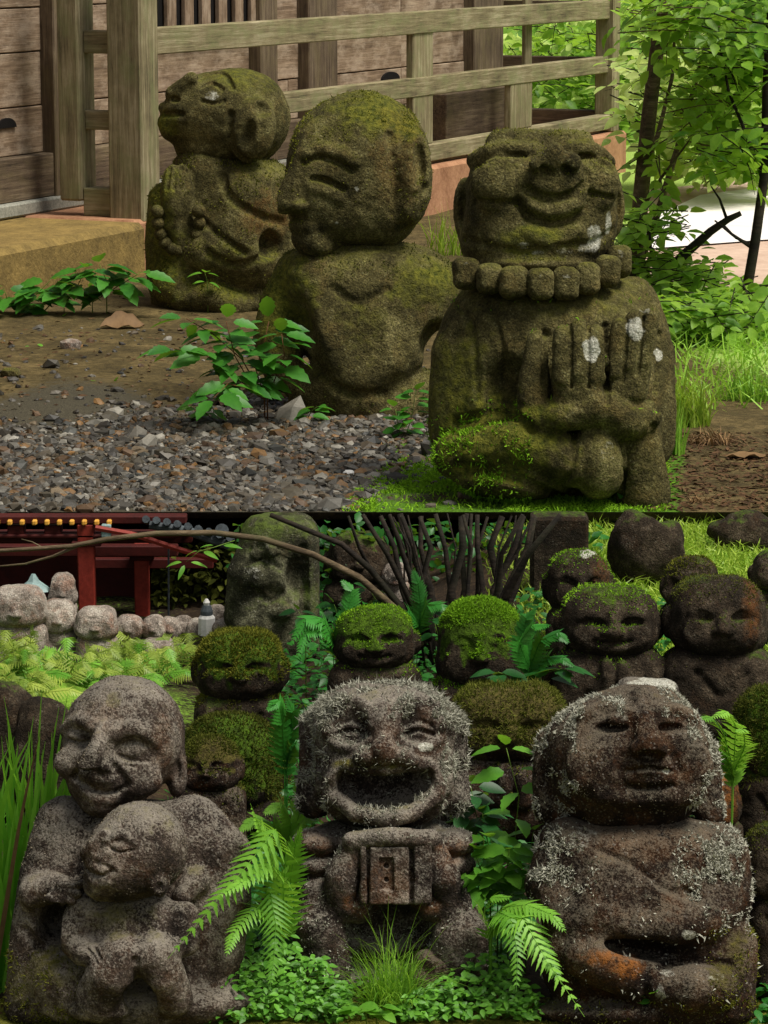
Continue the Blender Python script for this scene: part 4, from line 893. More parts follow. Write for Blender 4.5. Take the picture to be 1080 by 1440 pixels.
small_figure(715, 958, 82, 56, 1175, 5.95, 'broad stone figure with shaggy mossy crown between the laughing and the stout figures', seed=4, moss='moss_k', mossn=4200, mossl=7, face=0.30, hands=True, mat='stone_d', mosslow=-.3)
small_figure(527, 850, 58, 46, 1040, 6.65, 'dark smiling stone figure with moss cap below the leaning branches', seed=5, moss='moss', mossn=1500, mossl=4, face=0.43)
small_figure(674, 838, 62, 68, 1040, 6.6, 'dark stone figure with smooth bright green cap of moss', seed=6, moss='moss', mossn=7000, mossl=4.5, face=0.14, ear=False)
small_figure(856, 820, 70, 52, 1035, 6.55, 'dark stone figure with wide face and praying hands, moss over one temple', seed=7, moss='moss', mossn=900, mossl=4, face=0.43, hands=True, group=None)
small_figure(814, 770, 46, 48, 930, 7.05, 'brown stone figure with pale forehead patch on the grassy slope', seed=8, moss='moss', mossn=500, mossl=3.5, face=0.48, tone=[(825, 775, 12, 6, 0, .9), (845, 800, 12, 30, 2, .2)], bw=1.0)
small_figure(1008, 804, 70, 62, 1040, 6.5, 'large dark stone figure with heavy brow and square reddish body', seed=9, moss='moss_k', mossn=900, mossl=3.5, face=0.39, tone=[(1050, 850, 12, 40, 2, .3), (1030, 870, 14, 10, 0, .3)])
small_figure(972, 780, 40, 40, 900, 7.0, 'mossy stone figure peering from behind a large heavy-browed figure', seed=10, moss='moss_o', mossn=700, mossl=3.5, face=0.30, look=-.3)
small_figure(1094, 770, 38, 32, 900, 7.05, 'small dark stone figure on the slope beside the large heavy-browed figure', seed=11, face=0.30, bw=1.0)
small_figure(1090, 960, 60, 70, 1200, 5.75, 'stone figure shaggy with grey moss behind the shoulder of the stout figure', seed=12, moss='moss_k', mossn=3800, mossl=8, face=0.22, mosslow=-.5, bw=.95)
small_figure(1102, 1150, 62, 60, 1400, 5.42, 'dark rough stone figure partly hidden beside the stout figure', seed=13, moss='moss_k', mossn=800, mossl=5, face=0.22, bw=.9)
small_figure(505, 745, 46, 40, 860, 7.35, 'greyish stone figure standing among the shrub stems', seed=14, face=0.26, mat='stone_b', bw=1.1)
small_figure(556, 788, 17, 17, 850, 7.5, 'tiny pale pink stone figure behind the shrub stems', seed=15, face=0.26, mat='stone_p')
small_figure(1010, 1085, 30, 40, 1230, 5.72, 'ochre stained low stone figure behind the shoulder of the stout figure', seed=16, face=0.28, mat='stone_b', tone=[(1010, 1110, 26, 40, 2, .6)])
small_figure(910, 953, 45, 24, 1120, 5.75, 'pale grey capped low stone just behind the head of the stout figure', seed=17, face=0, ear=False, mat='stone_l', tone=[(915, 962, 34, 12, 0, 1)], bw=.9)
# tall figure with stacked carving
def tall_figure():
    st = Statue('tall_stone_figure', 385, 925, 7.9, 2, 'tall greenish stone figure with chubby face, mottled by pale lichen', 'statue', None)
    b = Carve(306, 470, 718, 940, -75, 75, 1.9)
    b.B(400, 830, 0, 50, 112, 52, 34, 8); b.K([(372, 740, -10, 26), (350, 800, -26, 28), (346, 860, -20, 30)], 12); b.E(385, 745, 0, 44, 24, 44, 14)
    b.E(362, 800, -42, 26, 24, 22, 8); b.E(398, 800, -40, 26, 24, 22, 8); b.E(380, 845, -38, 44, 28, 24, 8); b.K([(352, 850, -50, 12), (402, 846, -58, 12)], 6)
    b.S([(350, 782), (372, 774), (395, 786)], 2.5, 6); b.S([(356, 812), (380, 832), (400, 822)], 2.5, 6); b.E(418, 800, -50, 14, 30, 20, 10, '-'); b.E(360, 870, -50, 30, 22, 22, 10); b.S([(428, 760), (432, 900)], 5, 6)
    st.part('body', b, M['stone_t'], [(362, 790, 16, 12, 0, .5), (350, 812, 10, 12, 0, .45), (398, 806, 14, 8, 0, .4), (345, 850, 12, 8, 0, .35), (405, 830, 10, 10, 0, .3), (385, 745, 60, 24, 1, .4), (440, 830, 12, 90, 1, .5)])
    h = Carve(330, 440, 724, 790, -75, 50, 1.8); h.E(384, 758, -14, 40, 30, 42, 5)
    for sx in (-1, 1): h.P(384 + sx * 15, 756, 8, 5, 5, 3, '-'); h.P(384 + sx * 20, 768, 10, 8, 6, 4)
    h.P(384, 762, 6, 9, 9, 4); h.S([(370, 775), (384, 779), (398, 775)], 2.4, 2)
    st.part('head', h, M['stone_t'], [(370, 750, 12, 8, 0, .5)])
tall_figure()
# pale stone heads in the far row under the red pavilion
GP = 'pale stone figures in the far row'
PR = [(28, 820, 40, 30, 8.0, 'largest pale brown stone head at the end of the far row'), (84, 838, 27, 26, 8.05, 'round pale stone head next to the largest one in the far row'),
      (137, 850, 30, 24, 8.0, 'wide mottled stone head below the thick red pillar'), (182, 861, 20, 18, 8.1, 'small grey-pink stone head between the two red pillars'),
      (216, 862, 17, 17, 8.1, 'whitish round stone head below the thin red pillar'), (240, 866, 14, 15, 8.15, 'greyish stone head wedged beside the whitish round one'),
      (258, 864, 16, 16, 8.2, 'light grey stone head near the white lantern'), (278, 868, 14, 14, 8.1, 'mottled stone head touching the white lantern'),
      (306, 848, 13, 16, 8.3, 'pinkish upright stone beyond the white lantern'), (90, 802, 19, 26, 8.35, 'grey round stone in shade under the red pavilion'),
      (222, 896, 24, 13, 7.9, 'low flat stone in front of the far row among ferns'), (318, 868, 17, 12, 8.0, 'low pale stone beside the tall stone figure')]
for i, (x, t, hw, hh, Y, lb) in enumerate(PR):
    bz = at(x, t + hh, Y); bz = px_of(bz.x, bz.y, zl(bz.x, bz.y) - .01)[1]; small_figure(x, t, hw, hh, max(bz, t + hh * 2 + 12), Y, lb, 'stone_p', 40 + i, fixY=True, face=0.32 if hw > 18 else .3, ear=False, lean=3, bw=1.0, group=GP)
# plain boulders and the slab at the top of the slope
def boulder(name, px0, px1, py0, py1, Y, label, mat, seed, dep=.7, cat='stone'):
    s = mpp((py0 + py1) / 2, Y); V, F_ = blob((px1 - px0) / 2 * s, (px1 - px0) / 2 * s * dep, (py1 - py0) / 2 * s, seed, 4, .16)
    V = V + vnoise(V, 30)[:, None] * vnormals(V, F_) * .006
    o = link(name, mesh_from(name, V, F_, True, {'paint': np.zeros((len(V), 3))}), M[mat]); o.location = at((px0 + px1) / 2, (py0 + py1) / 2, Y); return tag(o, label, cat)
boulder('boulder', 858, 960, 722, 830, 7.95, 'grey brown boulder at the top of the grassy slope', 'stone_b', 3)
boulder('boulder', 1000, 1100, 722, 780, 8.35, 'flat dark rock at the corner of the grassy slope', 'stone_b', 5)
boulder('boulder', 738, 804, 928, 1010, 6.95, 'mossy low rock below the praying-hands figure', 'stone_b', 8)
boulder('boulder', 575, 655, 1335, 1420, 5.37, 'rusty mossy rock among grass before the laughing figure', 'stone_d', 9, .8)
boulder('boulder', -50, 60, 955, 1160, 6.45, 'rough earthy rock under the fern bank', 'stone_b', 12)
boulder('boulder', 20, 112, 985, 1160, 6.4, 'dark rock beneath the fern bank behind the iris blades', 'stone_b', 13)
mb = MB(); s = mpp(760, 7.9); c = at(786, 776, 7.9); mb.box((0, 0, 0), (40 * s, 0, 0), (0, .05, 0), (0, 0, 54 * s), .008)
o = mb.build('stone_slab', M['stone_b']); o.location = c; tag(o, 'reddish brown upright stone slab behind the shrub stems', 'stone slab')
# ------------------------------------------------------------------ vegetation
def leaf_mesh(name, w, n=5, fold=.18, droop=.15, serr=0.0, tipw=1.6):
    """leaf of unit length along +X, half width w"""
    V, F_ = [], []
    for i in range(n + 1):
        t = i / n; hw = w * (math.sin(math.pi * t ** .75) ** .8) * (1 + (serr if i % 2 else -serr)) if 0 < i < n else .004
        if i == 0: hw = .012
        z = -droop * t * t; V += [(t, -hw, z + hw * fold), (t, 0, z), (t, hw, z + hw * fold)]
        if i: a = (i - 1) * 3; F_ += [(a, a + 1, a + 4, a + 3), (a + 1, a + 2, a + 5, a + 4)]
    return mesh_from(name, np.array(V), F_, True)
LEAF = {}
def leaf(kind, mat):
    key = (kind, mat)
    if key not in LEAF:
        a = {'ovate': (.27, 6, .25, .18, .0), 'serrate': (.25, 9, .22, .22, .10), 'round': (.36, 5, .2, .15, 0.), 'lance': (.15, 6, .2, .3, 0.)}[kind]; me = leaf_mesh(kind + '_leaf', *a[:4], serr=a[4]); me.materials.append(M[mat]); LEAF[key] = me
    return LEAF[key]
def put_leaf(root, me, p, d, size, roll=0.0, name='leaf'):
    """p local to the root; d direction; face turned up"""
    d = Vector(d).normalized(); sx = d; up = Vector((0, -.25, 1)); sy = up.cross(sx)
    if sy.length < .05: sy = Vector((0, 1, 0))
    sy.normalize(); sz = sx.cross(sy); R = Matrix((sx, sy, sz)).transposed().to_4x4() @ Matrix.Rotation(roll, 4, 'X')
    o = bpy.data.objects.new(name, me); COL.objects.link(o); o.parent = root; R = Matrix.Translation(p) @ R @ Matrix.Scale(size, 4); o.matrix_local = R; return o
def stem(root, name, pts, r0, r1, mat, n=5):
    k = len(pts); mb = MB(); mb.tube(pts, [r0 + (r1 - r0) * i / (k - 1) for i in range(k)], n); return mb.build(name, mat, root, True)
M['stalk'] = simple('green stalk', '#3c5a1e', '#6f8a34', 20, .6); M['stalk_r'] = simple('reddish stalk', '#4a2a1a', '#6e4a2a', 20, .6)
def bend(p0, p1, sag, n=6):
    p0, p1 = Vector(p0), Vector(p1); return [p0.lerp(p1, i / n) + Vector((0, 0, sag * math.sin(math.pi * i / n))) for i in range(n + 1)]
# ---- fern: fronds are parts
def frond(root, pts, wid, mat, npin=22, stalkr=.0016, fill=.9, seed=0, t0=.10):
    """pts: world-space polyline of the midrib relative to the root; wid: longest pinna"""
    r = random.Random(seed); P = [Vector(p) for p in pts]
    def along(t):
        x = t * (len(P) - 1); i = min(int(x), len(P) - 2); f = x - i; a, b = P[max(i - 1, 0)], P[min(i + 2, len(P) - 1)]
        return P[i].lerp(P[i + 1], f), (P[i + 1] - P[i]).lerp((b - a) / 2, .3).normalized()
    V, F_ = [], []
    mb = MB(); mb.tube([along(i / 14)[0] for i in range(15)], [stalkr * (1 - .75 * i / 14) for i in range(15)], 4, False); V += mb.v; F_ += mb.f
    up = Vector((0, -.45, 1)).normalized()
    for i in range(npin):
        t = t0 + (.99 - t0) * i / npin; c, d = along(t); side = d.cross(up).normalized(); nrm = side.cross(d).normalized()
        tt = (t - t0) / (1 - t0) * .9 + .1; L = wid * (min(1, (tt / .22)) ** .6) * (1 - max(0, (tt - .25) / .76) ** 1.25) + .004; gap = (P[-1] - P[0]).length / npin
        for sg in (-1, 1):
            dirv = (side * sg + d * (.42 + .5 * t) + nrm * r.uniform(-.10, .12) - Vector((0, 0, .12))).normalized(); wv = dirv.cross(nrm).normalized() * sg; Lr = L * r.uniform(.9, 1.08); hw = min(gap * .52 * fill, Lr * .24)
            base = len(V); m = 7
            for k in range(m + 1):
                u = k / m; h2 = hw * (1 - u ** 1.8) * (1.12 if k % 2 else .8) if k else hw * .55
                q = c + dirv * (Lr * u) - nrm * (Lr * .22 * u * u); V += [tuple(q + wv * h2), tuple(q + nrm * -.12 * h2), tuple(q - wv * h2)]
                if k: a = base + (k - 1) * 3; F_ += [(a, a + 1, a + 4, a + 3), (a + 1, a + 2, a + 5, a + 4)]
    return link('frond', mesh_from('frond', np.array(V), F_, True, {'tint': np.full(len(V), r.random())}), M[mat], root)
def fern(base_px, Y, fronds, label, mat='fern', group=None, npin=24, fill=.66):
    """fronds: list of (list of photo points, depth offsets, width px)"""
    b0 = at(*base_px, Y); b0.z = zl(b0.x, b0.y); root = empty('fern', b0, label, 'fern', group); s = mpp(base_px[1], Y)
    for i, (pts, dd, wd) in enumerate(fronds):
        n = len(pts); P = [at(x, y, Y + (dd[0] + (dd[1] - dd[0]) * k / (n - 1))) - root.location for k, (x, y) in enumerate(pts)]
        t0 = .10
        if P[0].z > .015: t0 = .36; P = [Vector((P[0].x * .4, P[0].y, -.005)), Vector((P[0].x * .8, P[0].y, P[0].z * .6))] + P
        frond(root, P, wd * s, mat, npin, .0016, fill, i + int(base_px[0]), t0); 
    return root
fern((392, 1390), 5.36, [([(398, 1300), (402, 1200), (388, 1166), (345, 1220), (298, 1275), (236, 1348)], (0, -.24), 50), ([(390, 1320), (372, 1262), (380, 1255), (388, 1300), (385, 1350), (380, 1388)], (-.02, -.2), 42), ([(396, 1300), (390, 1230), (368, 1170), (352, 1130)], (0, -.1), 44), ([(400, 1300), (398, 1240), (380, 1215), (340, 1240), (305, 1262)], (0, -.22), 36), ([(398, 1310), (408, 1240), (415, 1190), (425, 1160)], (0, -.05), 34), ([(396, 1320), (390, 1290), (360, 1275), (330, 1310), (318, 1345)], (0, -.2), 34)], 'bright fern with drooping fronds between the embracing pair and the laughing figure', npin=26)
fern((690, 1340), 5.33, [([(690, 1310), (710, 1283), (735, 1290), (768, 1350), (822, 1430)], (0, -.2), 54), ([(688, 1310), (700, 1282), (718, 1290), (728, 1340), (726, 1394)], (0, -.2), 36), ([(690, 1305), (705, 1276), (740, 1272), (775, 1285), (796, 1312)], (0, -.14), 32), ([(692, 1308), (712, 1290), (745, 1310), (772, 1350), (790, 1385)], (0, -.17), 40), ([(688, 1310), (680, 1285), (690, 1262), (720, 1262)], (0, -.08), 28)], 'bright fern with long fronds arching before the stout figure')
fern((395, 1180), 5.62, [([(400, 1190), (410, 1160), (395, 1130), (370, 1145)], (0, -.05), 34), ([(400, 1190), (420, 1150), (425, 1120), (410, 1090)], (0, -.03), 30), ([(400, 1190), (385, 1160), (360, 1150), (335, 1170)], (0, -.06), 34), ([(402, 1190), (410, 1170), (430, 1150), (450, 1155)], (0, -.06), 26)], 'feathery fern growing behind the bright drooping fern', 'fern')
fern((400, 1060), 5.9, [([(400, 1070), (398, 1020), (392, 985), (375, 1000)], (0, -.05), 26), ([(402, 1070), (410, 1030), (412, 1000), (400, 975)], (0, -.03), 22), ([(404, 1072), (408, 1050), (418, 1040), (424, 1060)], (0, -.05), 18)], 'dark green fern between the moss-shaggy and the laughing figures', 'fern_d')
fern((460, 900), 6.9, [([(470, 905), (455, 870), (430, 870), (408, 908)], (0, -.1), 34), ([(470, 905), (450, 880), (430, 890), (418, 925)], (0, -.12), 26), ([(475, 900), (490, 860), (495, 830), (480, 815)], (0, .03), 22)], 'fern with hanging blue-green fronds beside the tall stone figure', 'fern_d')
fern((730, 930), 6.45, [([(745, 940), (730, 905), (748, 880), (775, 880)], (0, -.05), 24), ([(745, 940), (760, 900), (785, 890), (800, 905)], (0, -.05), 24), ([(748, 942), (770, 925), (790, 925), (808, 938)], (0, -.06), 20), ([(742, 940), (735, 900), (740, 870), (755, 855)], (0, 0), 22)], 'dark fern in shade between the green-capped and the praying figures', 'fern_d')
fern((1030, 1080), 5.95, [([(1030, 1080), (1018, 1030), (1000, 1008), (978, 1012)], (0, -.16), 26), ([(1032, 1080), (1035, 1020), (1022, 1000), (1000, 1010)], (0, -.2), 26), ([(1032, 1085), (1048, 1050), (1046, 1025), (1035, 1030)], (0, -.2), 22), ([(1030, 1090), (1020, 1060), (1006, 1050), (994, 1064)], (0, -.15), 20)], 'green fern growing behind the head of the stout figure', 'fern')
fern((575, 860), 7.15, [([(590, 880), (600, 850), (620, 850), (640, 870)], (0, -.05), 22), ([(590, 880), (575, 860), (560, 870), (548, 890)], (0, -.05), 22), ([(590, 880), (592, 850), (588, 820), (580, 800)], (0, 0), 20)], 'small fern at the foot of the shrub stems', 'fern_d')
# fern bank on the left
GB = 'yellow green ferns on the bank'
r = random.Random(5)
for i in range(26):
    x = r.uniform(-15, 285); yb = r.uniform(925, 1000) if x < 210 else r.uniform(920, 965); Y = gY(x, yb) or 7.5; fr = []
    for k in range(r.randint(5, 8)):
        a = r.uniform(-1.25, 1.25); L = r.uniform(46, 84); dx = math.sin(a) * L; dy = -abs(math.cos(a)) * L * .65
        fr.append(([(x, yb), (x + dx * .4, yb + dy * .85), (x + dx * .8, yb + dy), (x + dx * 1.15, yb + dy * .55)], (0, r.uniform(-.12, .08)), r.uniform(15, 24)))
    fern((x, yb), Y, fr, 'yellow green fern on the bank below the far row of pale stone heads', 'fern_y' if r.random() < .8 else 'fern', GB, 17, .7)
# ---- leafy plants
def plant(px, py, Y, stems, label, mat, kind='ovate', size=30, group=None, cat='plant', stalk='stalk', seed=0, name='leafy_plant', thick=.0016):
    """stems: list of photo polylines (with depth); leaves: pairs along and a tuft on top"""
    r = random.Random(seed); b0 = at(px, py, Y); b0.z = zl(b0.x, b0.y) if py > 722 else zu(b0.x, b0.y)
    if name == 'leafy_plant' and 'twig' in label: b0 = at(px, py, Y)
    root = empty(name, b0, label, cat, group); s = mpp(py, Y); me = leaf(kind, mat)
    for (pts, dep, nl) in stems:
        n = len(pts); P = [at(x, y, Y + dep * k / max(1, n - 1)) - root.location for k, (x, y) in enumerate(pts)]
        q0 = [Vector((P[0].x, P[0].y, -.01))] if P[0].z > .012 and 'twig' not in label else []; so = stem(root, 'stem', q0 + P, thick, thick * .5, M[stalk])
        for k in range(nl):
            t = .25 + .75 * (k / max(1, nl - 1)); x = t * (n - 1); i = min(int(x), n - 2); p = P[i].lerp(P[i + 1], x - i); d = (P[i + 1] - P[i]).normalized()
            az = k * 2.4 + r.uniform(-.5, .5); pet = s * size * r.uniform(.1, .3)
            if k == nl - 1: dirs = [d + Vector((r.uniform(-.4, .4), -.5, -.2))] + [Vector((math.cos(q), math.sin(q) - .3, -.1)) for q in (.3, 2.7)]
            else: dirs = [Vector((math.cos(az), .7 * math.sin(az) - .25, r.uniform(-.35, .15))), Vector((-math.cos(az + .4), -.7 * math.sin(az) - .25, r.uniform(-.35, .15)))]
            for q in dirs: put_leaf(so, me, p + q.normalized() * pet, q, s * size * r.uniform(.7, 1.1), r.uniform(-.4, .4))
    return root
plant(715, 1250, 5.5, [([(715, 1260), (722, 1200), (730, 1120), (712, 1052)], -.05, 6), ([(700, 1260), (700, 1210), (690, 1180)], -.05, 7), ([(735, 1260), (745, 1210), (750, 1170)], -.04, 5), ([(690, 1260), (675, 1220), (668, 1200)], -.03, 6), ([(700, 1265), (690, 1240), (684, 1225)], -.06, 6), ([(740, 1270), (750, 1240), (752, 1218)], -.07, 4), ([(705, 1280), (712, 1230), (716, 1195)], -.08, 6), ([(680, 1280), (672, 1245), (664, 1230)], -.08, 6)], 'tall light green leafy plant growing between the laughing and the stout figures', 'leaf_b', 'serrate', 46, seed=3)
plant(672, 1140, 5.75, [([(680, 1180), (668, 1140), (662, 1105)], -.04, 5), ([(665, 1180), (655, 1150), (650, 1120)], -.03, 5), ([(690, 1200), (680, 1160), (678, 1140)], -.04, 5)], 'deep green broad leaved plant in shade beside the laughing figure', 'leaf_d', 'ovate', 42, seed=4)
plant(300, 560, 10.25, [([(372, 560), (340, 505), (300, 470), (262, 448)], -.1, 9), ([(372, 560), (330, 530), (290, 500), (245, 490)], -.2, 8), ([(372, 560), (360, 520), (372, 480), (378, 452)], .0, 6), ([(372, 562), (345, 545), (320, 540), (300, 560)], -.25, 7), ([(376, 560), (392, 520), (400, 500), (396, 470)], -.05, 6), ([(372, 560), (350, 535), (330, 500), (318, 452)], -.1, 8)], 'dark green low plant with pointed leaves at the edge of the gravel', 'leaf', 'serrate', 44, stalk='stalk_r', seed=5, thick=.003)
plant(580, 615, 10.0, [([(568, 620), (578, 590), (585, 550)], -.02, 7), ([(568, 622), (560, 600), (556, 575)], -.03, 5)], 'small plant with paired oval leaves between the two front mossy figures', 'leaf', 'round', 24, seed=6, thick=.002)
plant(860, 700, 8.85, [([(866, 705), (856, 672), (848, 650)], -.02, 4), ([(868, 705), (880, 685), (872, 668)], -.02, 4)], 'little sprout with oval leaves at the knee of the palm-raising figure', 'leaf', 'ovate', 34, seed=7, thick=.002)
plant(110, 425, 13.1, [([(20, 440), (50, 415), (70, 395)], -.1, 6), ([(90, 430), (110, 400), (120, 380)], -.1, 7), ([(150, 425), (150, 395), (140, 372)], -.1, 7), ([(60, 440), (80, 418), (95, 410)], -.1, 6), ([(130, 425), (170, 400), (195, 385)], -.1, 7), ([(0, 440), (10, 420), (5, 405)], -.1, 6), ([(25, 445), (40, 430), (45, 420)], -.1, 5)], 'low dark plant spreading along the ochre foot of the hall', 'leaf', 'serrate', 42, seed=8, thick=.003)
plant(268, 575, 10.3, [([(300, 590), (285, 578), (272, 572)], -.1, 5), ([(300, 590), (300, 575), (290, 560)], -.1, 4)], 'small bright sprig among the pebbles beside a curled brown leaf', 'leaf_b', 'ovate', 22, seed=9, thick=.002)
plant(440, 580, 10.3, [([(432, 590), (438, 578), (446, 572)], -.05, 3)], 'tiny seedling in the gravel before the long-nosed figure', 'leaf', 'ovate', 24, seed=10, thick=.002)
for (x, y, sd_) in ((78, 495, 1), (80, 455, 2), (155, 545, 3)):
    plant(x, y, onz(x, y, ZU).y, [([(x + q, y), (x + q * 1.6, y - 5)], 0, 4) for q in (-20, -8, 4, 16)], ('flat clump of tiny bright leaves on bare soil', 'sparse little weed near the ochre wall foot', 'tiny creeping weed where soil meets the pebbles')[sd_ - 1], 'leaf_b', 'round', 15, seed=20 + sd_, thick=.001)
plant(288, 392, 13.2, [([(292, 402), (290, 390), (288, 384)], -.05, 2)], 'small light sprig at the lap of the praying rosary figure', 'leaf_b', 'ovate', 22, seed=30, thick=.002)
plant(520, 1412, 5.2, [([(530, 1425), (535, 1415)], -.02, 3), ([(515, 1425), (508, 1418)], -.02, 3)], 'pale leaved seedling at the foot of the grass tuft', 'leaf_b', 'ovate', 32, seed=31)
plant(920, 1395, 5.2, [([(925, 1425), (918, 1400)], -.02, 3)], 'single small sprout before the feet of the stout figure', 'leaf', 'ovate', 28, seed=32)
plant(470, 820, 7.3, [([(560, 905), (540, 860), (520, 830)], 0, 5), ([(500, 910), (480, 880), (470, 850)], 0, 6), ([(620, 910), (610, 870), (598, 850)], 0, 6), ([(430, 910), (432, 880), (420, 860)], 0, 5)], 'low shade plant among the shrub stems', 'leaf_d', 'ovate', 26, seed=33)
plant(700, 935, 6.42, [([(730, 965), (715, 950), (700, 945)], -.02, 4), ([(760, 960), (770, 945), (790, 940)], -.02, 4)], 'glossy dark leaves above the shaggy mossy crown', 'leaf_d', 'ovate', 40, seed=34)
plant(1060, 1280, 5.55, [([(1075, 1330), (1070, 1290), (1062, 1270)], -.04, 5), ([(1085, 1330), (1080, 1300), (1078, 1285)], -.04, 4)], 'deep green leaves beside the elbow of the stout figure', 'leaf_d', 'ovate', 40, seed=35)
plant(300, 800, 7.6, [([(330, 760), (300, 770), (280, 775), (262, 790)], -.05, 3)], 'twig with two hanging pointed leaves before the tiled eaves', 'leaf_b', 'lance', 26, seed=36, thick=.001)
# ---- grass tufts
def tuft(name, px, py, Y, n, hpx, spread, mat, label, wpx=2.0, lean=(0, 0), group=None, cat='grass tuft', base=12, droop=.8):
    Y = (gY(px, py) or Y) if py > 722 else onz(px, py, ZU).y
    root = at(px, py, Y); s = mpp(py, Y); V, T, ti = [], [], []
    for i in range(n):
        a = RS.rand() * 6.283; rr = base * s * math.sqrt(RS.rand()); b = np.array([rr * math.cos(a), rr * math.sin(a) * .7, -.01]); h = hpx * s * (.45 + .6 * RS.rand()); a2 = RS.rand() * 6.283; k = spread * (.2 + RS.rand())
        out = np.array([math.cos(a2) * k + lean[0], math.sin(a2) * k * .8 + lean[1], 1.0]); sd2 = np.array([-math.sin(a2), math.cos(a2), 0]); sd2 = sd2 + np.array([.6, 0, 0]); sd2 /= np.linalg.norm(sd2); w0 = wpx * s * (.6 + .7 * RS.rand()) / 2; m = 5; o = len(V)
        for j in range(m + 1):
            t = j / m; p = b + h * np.array([out[0] * t ** 1.5, out[1] * t ** 1.5, t - droop * k * t ** 2.6 * .8]); wv = sd2 * w0 * (1 - t ** 2 * .95); V += [p - wv, p + wv]
            if j: q = o + (j - 1) * 2; T.append((q, q + 1, q + 3, q + 2))
        ti += [RS.rand()] * (2 * m + 2)
    o = link(name, mesh_from(name, np.array(V), np.array(T), True, {'tint': np.array(ti)}), M[mat]); o.location = root; return tag(o, label, cat, group)
tuft('grass_tuft', 548, 1430, 5.24, 420, 150, .75, 'grass', 'bright grass tuft at the feet of the laughing figure', 2.2, base=34)
tuft('grass_tuft', 560, 1424, 5.27, 30, 240, .55, 'grass', 'few long thin grass blades rising before the carved box', 1.6, base=30)
tuft('grass_tuft', 965, 600, 10.2, 220, 115, .75, 'grass_y', 'pale arching grass tuft beside the palm-raising figure', 2.4, base=34)
tuft('grass_tuft', 950, 640, 9.6, 60, 110, .35, 'grass', 'narrow grass blades hanging at the side of the palm-raising figure', 2.2, base=12)
tuft('grass_tuft', 1050, 560, 11.2, 160, 70, .7, 'grass', 'green grass clump near the tree foot', 2.4, base=40)
tuft('dry_grass_tuft', 1000, 625, 9.9, 120, 50, 1.3, 'dry', 'dry brown grass tuft below the pale arching grass', 2.0, base=30)
tuft('dry_grass_tuft', 985, 706, 8.8, 60, 26, 1.4, 'dry', 'small dry straw tuft on the bare ground', 1.8, base=14)
tuft('grass_tuft', 628, 360, 13.2, 70, 90, .5, 'grass_y', 'thin yellowish grass against the orange plaster', 2.0, base=26)
tuft('grass_tuft', 1020, 1150, 5.7, 120, 80, .6, 'grass', 'long grass behind the shoulder of the stout figure', 2.2, base=26)
# iris blades: each blade a part
GI = 'iris clumps'
for ci, (x, y, Y, nb, hp, lab) in enumerate(((12, 1390, 5.52, 46, 420, 'tall iris clump with a yellowing blade by the moss edge'), (62, 1370, 5.62, 46, 410, 'tall iris clump rising beside the arm of the embracing figure'), (-20, 1340, 5.75, 26, 340, 'iris clump standing behind taller blades'), (98, 1290, 5.8, 16, 260, 'short iris clump tucked behind the embracing pair'))):
    Y = gY(x, y) or Y; root = empty('iris_clump', at(x, y, Y), lab, 'iris', GI); s = mpp(y, Y)
    for k in range(nb):
        h = hp * s * rnd.uniform(.6, 1.05); bx = rnd.uniform(-34, 34) * s; byy = rnd.uniform(-.05, .05); tx = rnd.uniform(-.16, .2) * h; ty = rnd.uniform(-.15, .1) * h; w0 = rnd.uniform(3.2, 5.2) * s; bd = max(0, rnd.uniform(-.6, .7)); V, T = [], []
        for j in range(9):
            t = j / 8; px_ = bx + tx * t + bd * .5 * h * max(0, t - .6) ** 1.3 * (1 if tx > 0 else -1); z_ = h * t - bd * h * .9 * max(0, t - .65) ** 1.5; wv = w0 * (1 - t ** 2.4) + .0004; V += [(px_ - wv, byy + ty * t * t + .001, z_ - .02), (px_ + wv, byy + ty * t * t - .002, z_ - .02)]
            if j: q = (j - 1) * 2; T.append((q, q + 1, q + 3, q + 2))
        link('blade', mesh_from('blade', np.array(V), T, True), M['dry'] if (ci == 0 and k == 3) else M['iris'], root)
# ---- ground cover leaves as one mass
def leaves(P, D, up, L, Wd, name, mat, smoothf=False):
    """P points, D directions (n,3) unit, up normals; folded five-point leaves"""
    n = len(P); S = np.cross(up, D); S /= np.linalg.norm(S, axis=1, keepdims=True) + 1e-9; nn = np.cross(D, S); L = L[:, None]; Wd = Wd[:, None]
    def at_(f, w, dz): return P + D * L * f + S * Wd * w + nn * (Wd * abs(w) * .3 - L * dz)
    V = np.stack([P, at_(.2, -.7, .01), at_(.2, 0, .01), at_(.2, .7, .01), at_(.48, -1, .05), at_(.48, 0, .05), at_(.48, 1, .05), at_(.78, -.55, .12), at_(.78, 0, .12), at_(.78, .55, .12), at_(1, 0, .2)], 1).reshape(-1, 3); i = np.arange(n)[:, None] * 11
    T = np.concatenate([i + q for q in ([0, 2, 1], [0, 3, 2], [1, 2, 5], [1, 5, 4], [2, 3, 6], [2, 6, 5], [4, 5, 8], [4, 8, 7], [5, 6, 9], [5, 9, 8], [7, 8, 10], [8, 9, 10])]); return mesh_from(name, V, T, True, {'tint': np.repeat(RS.rand(n), 11)})
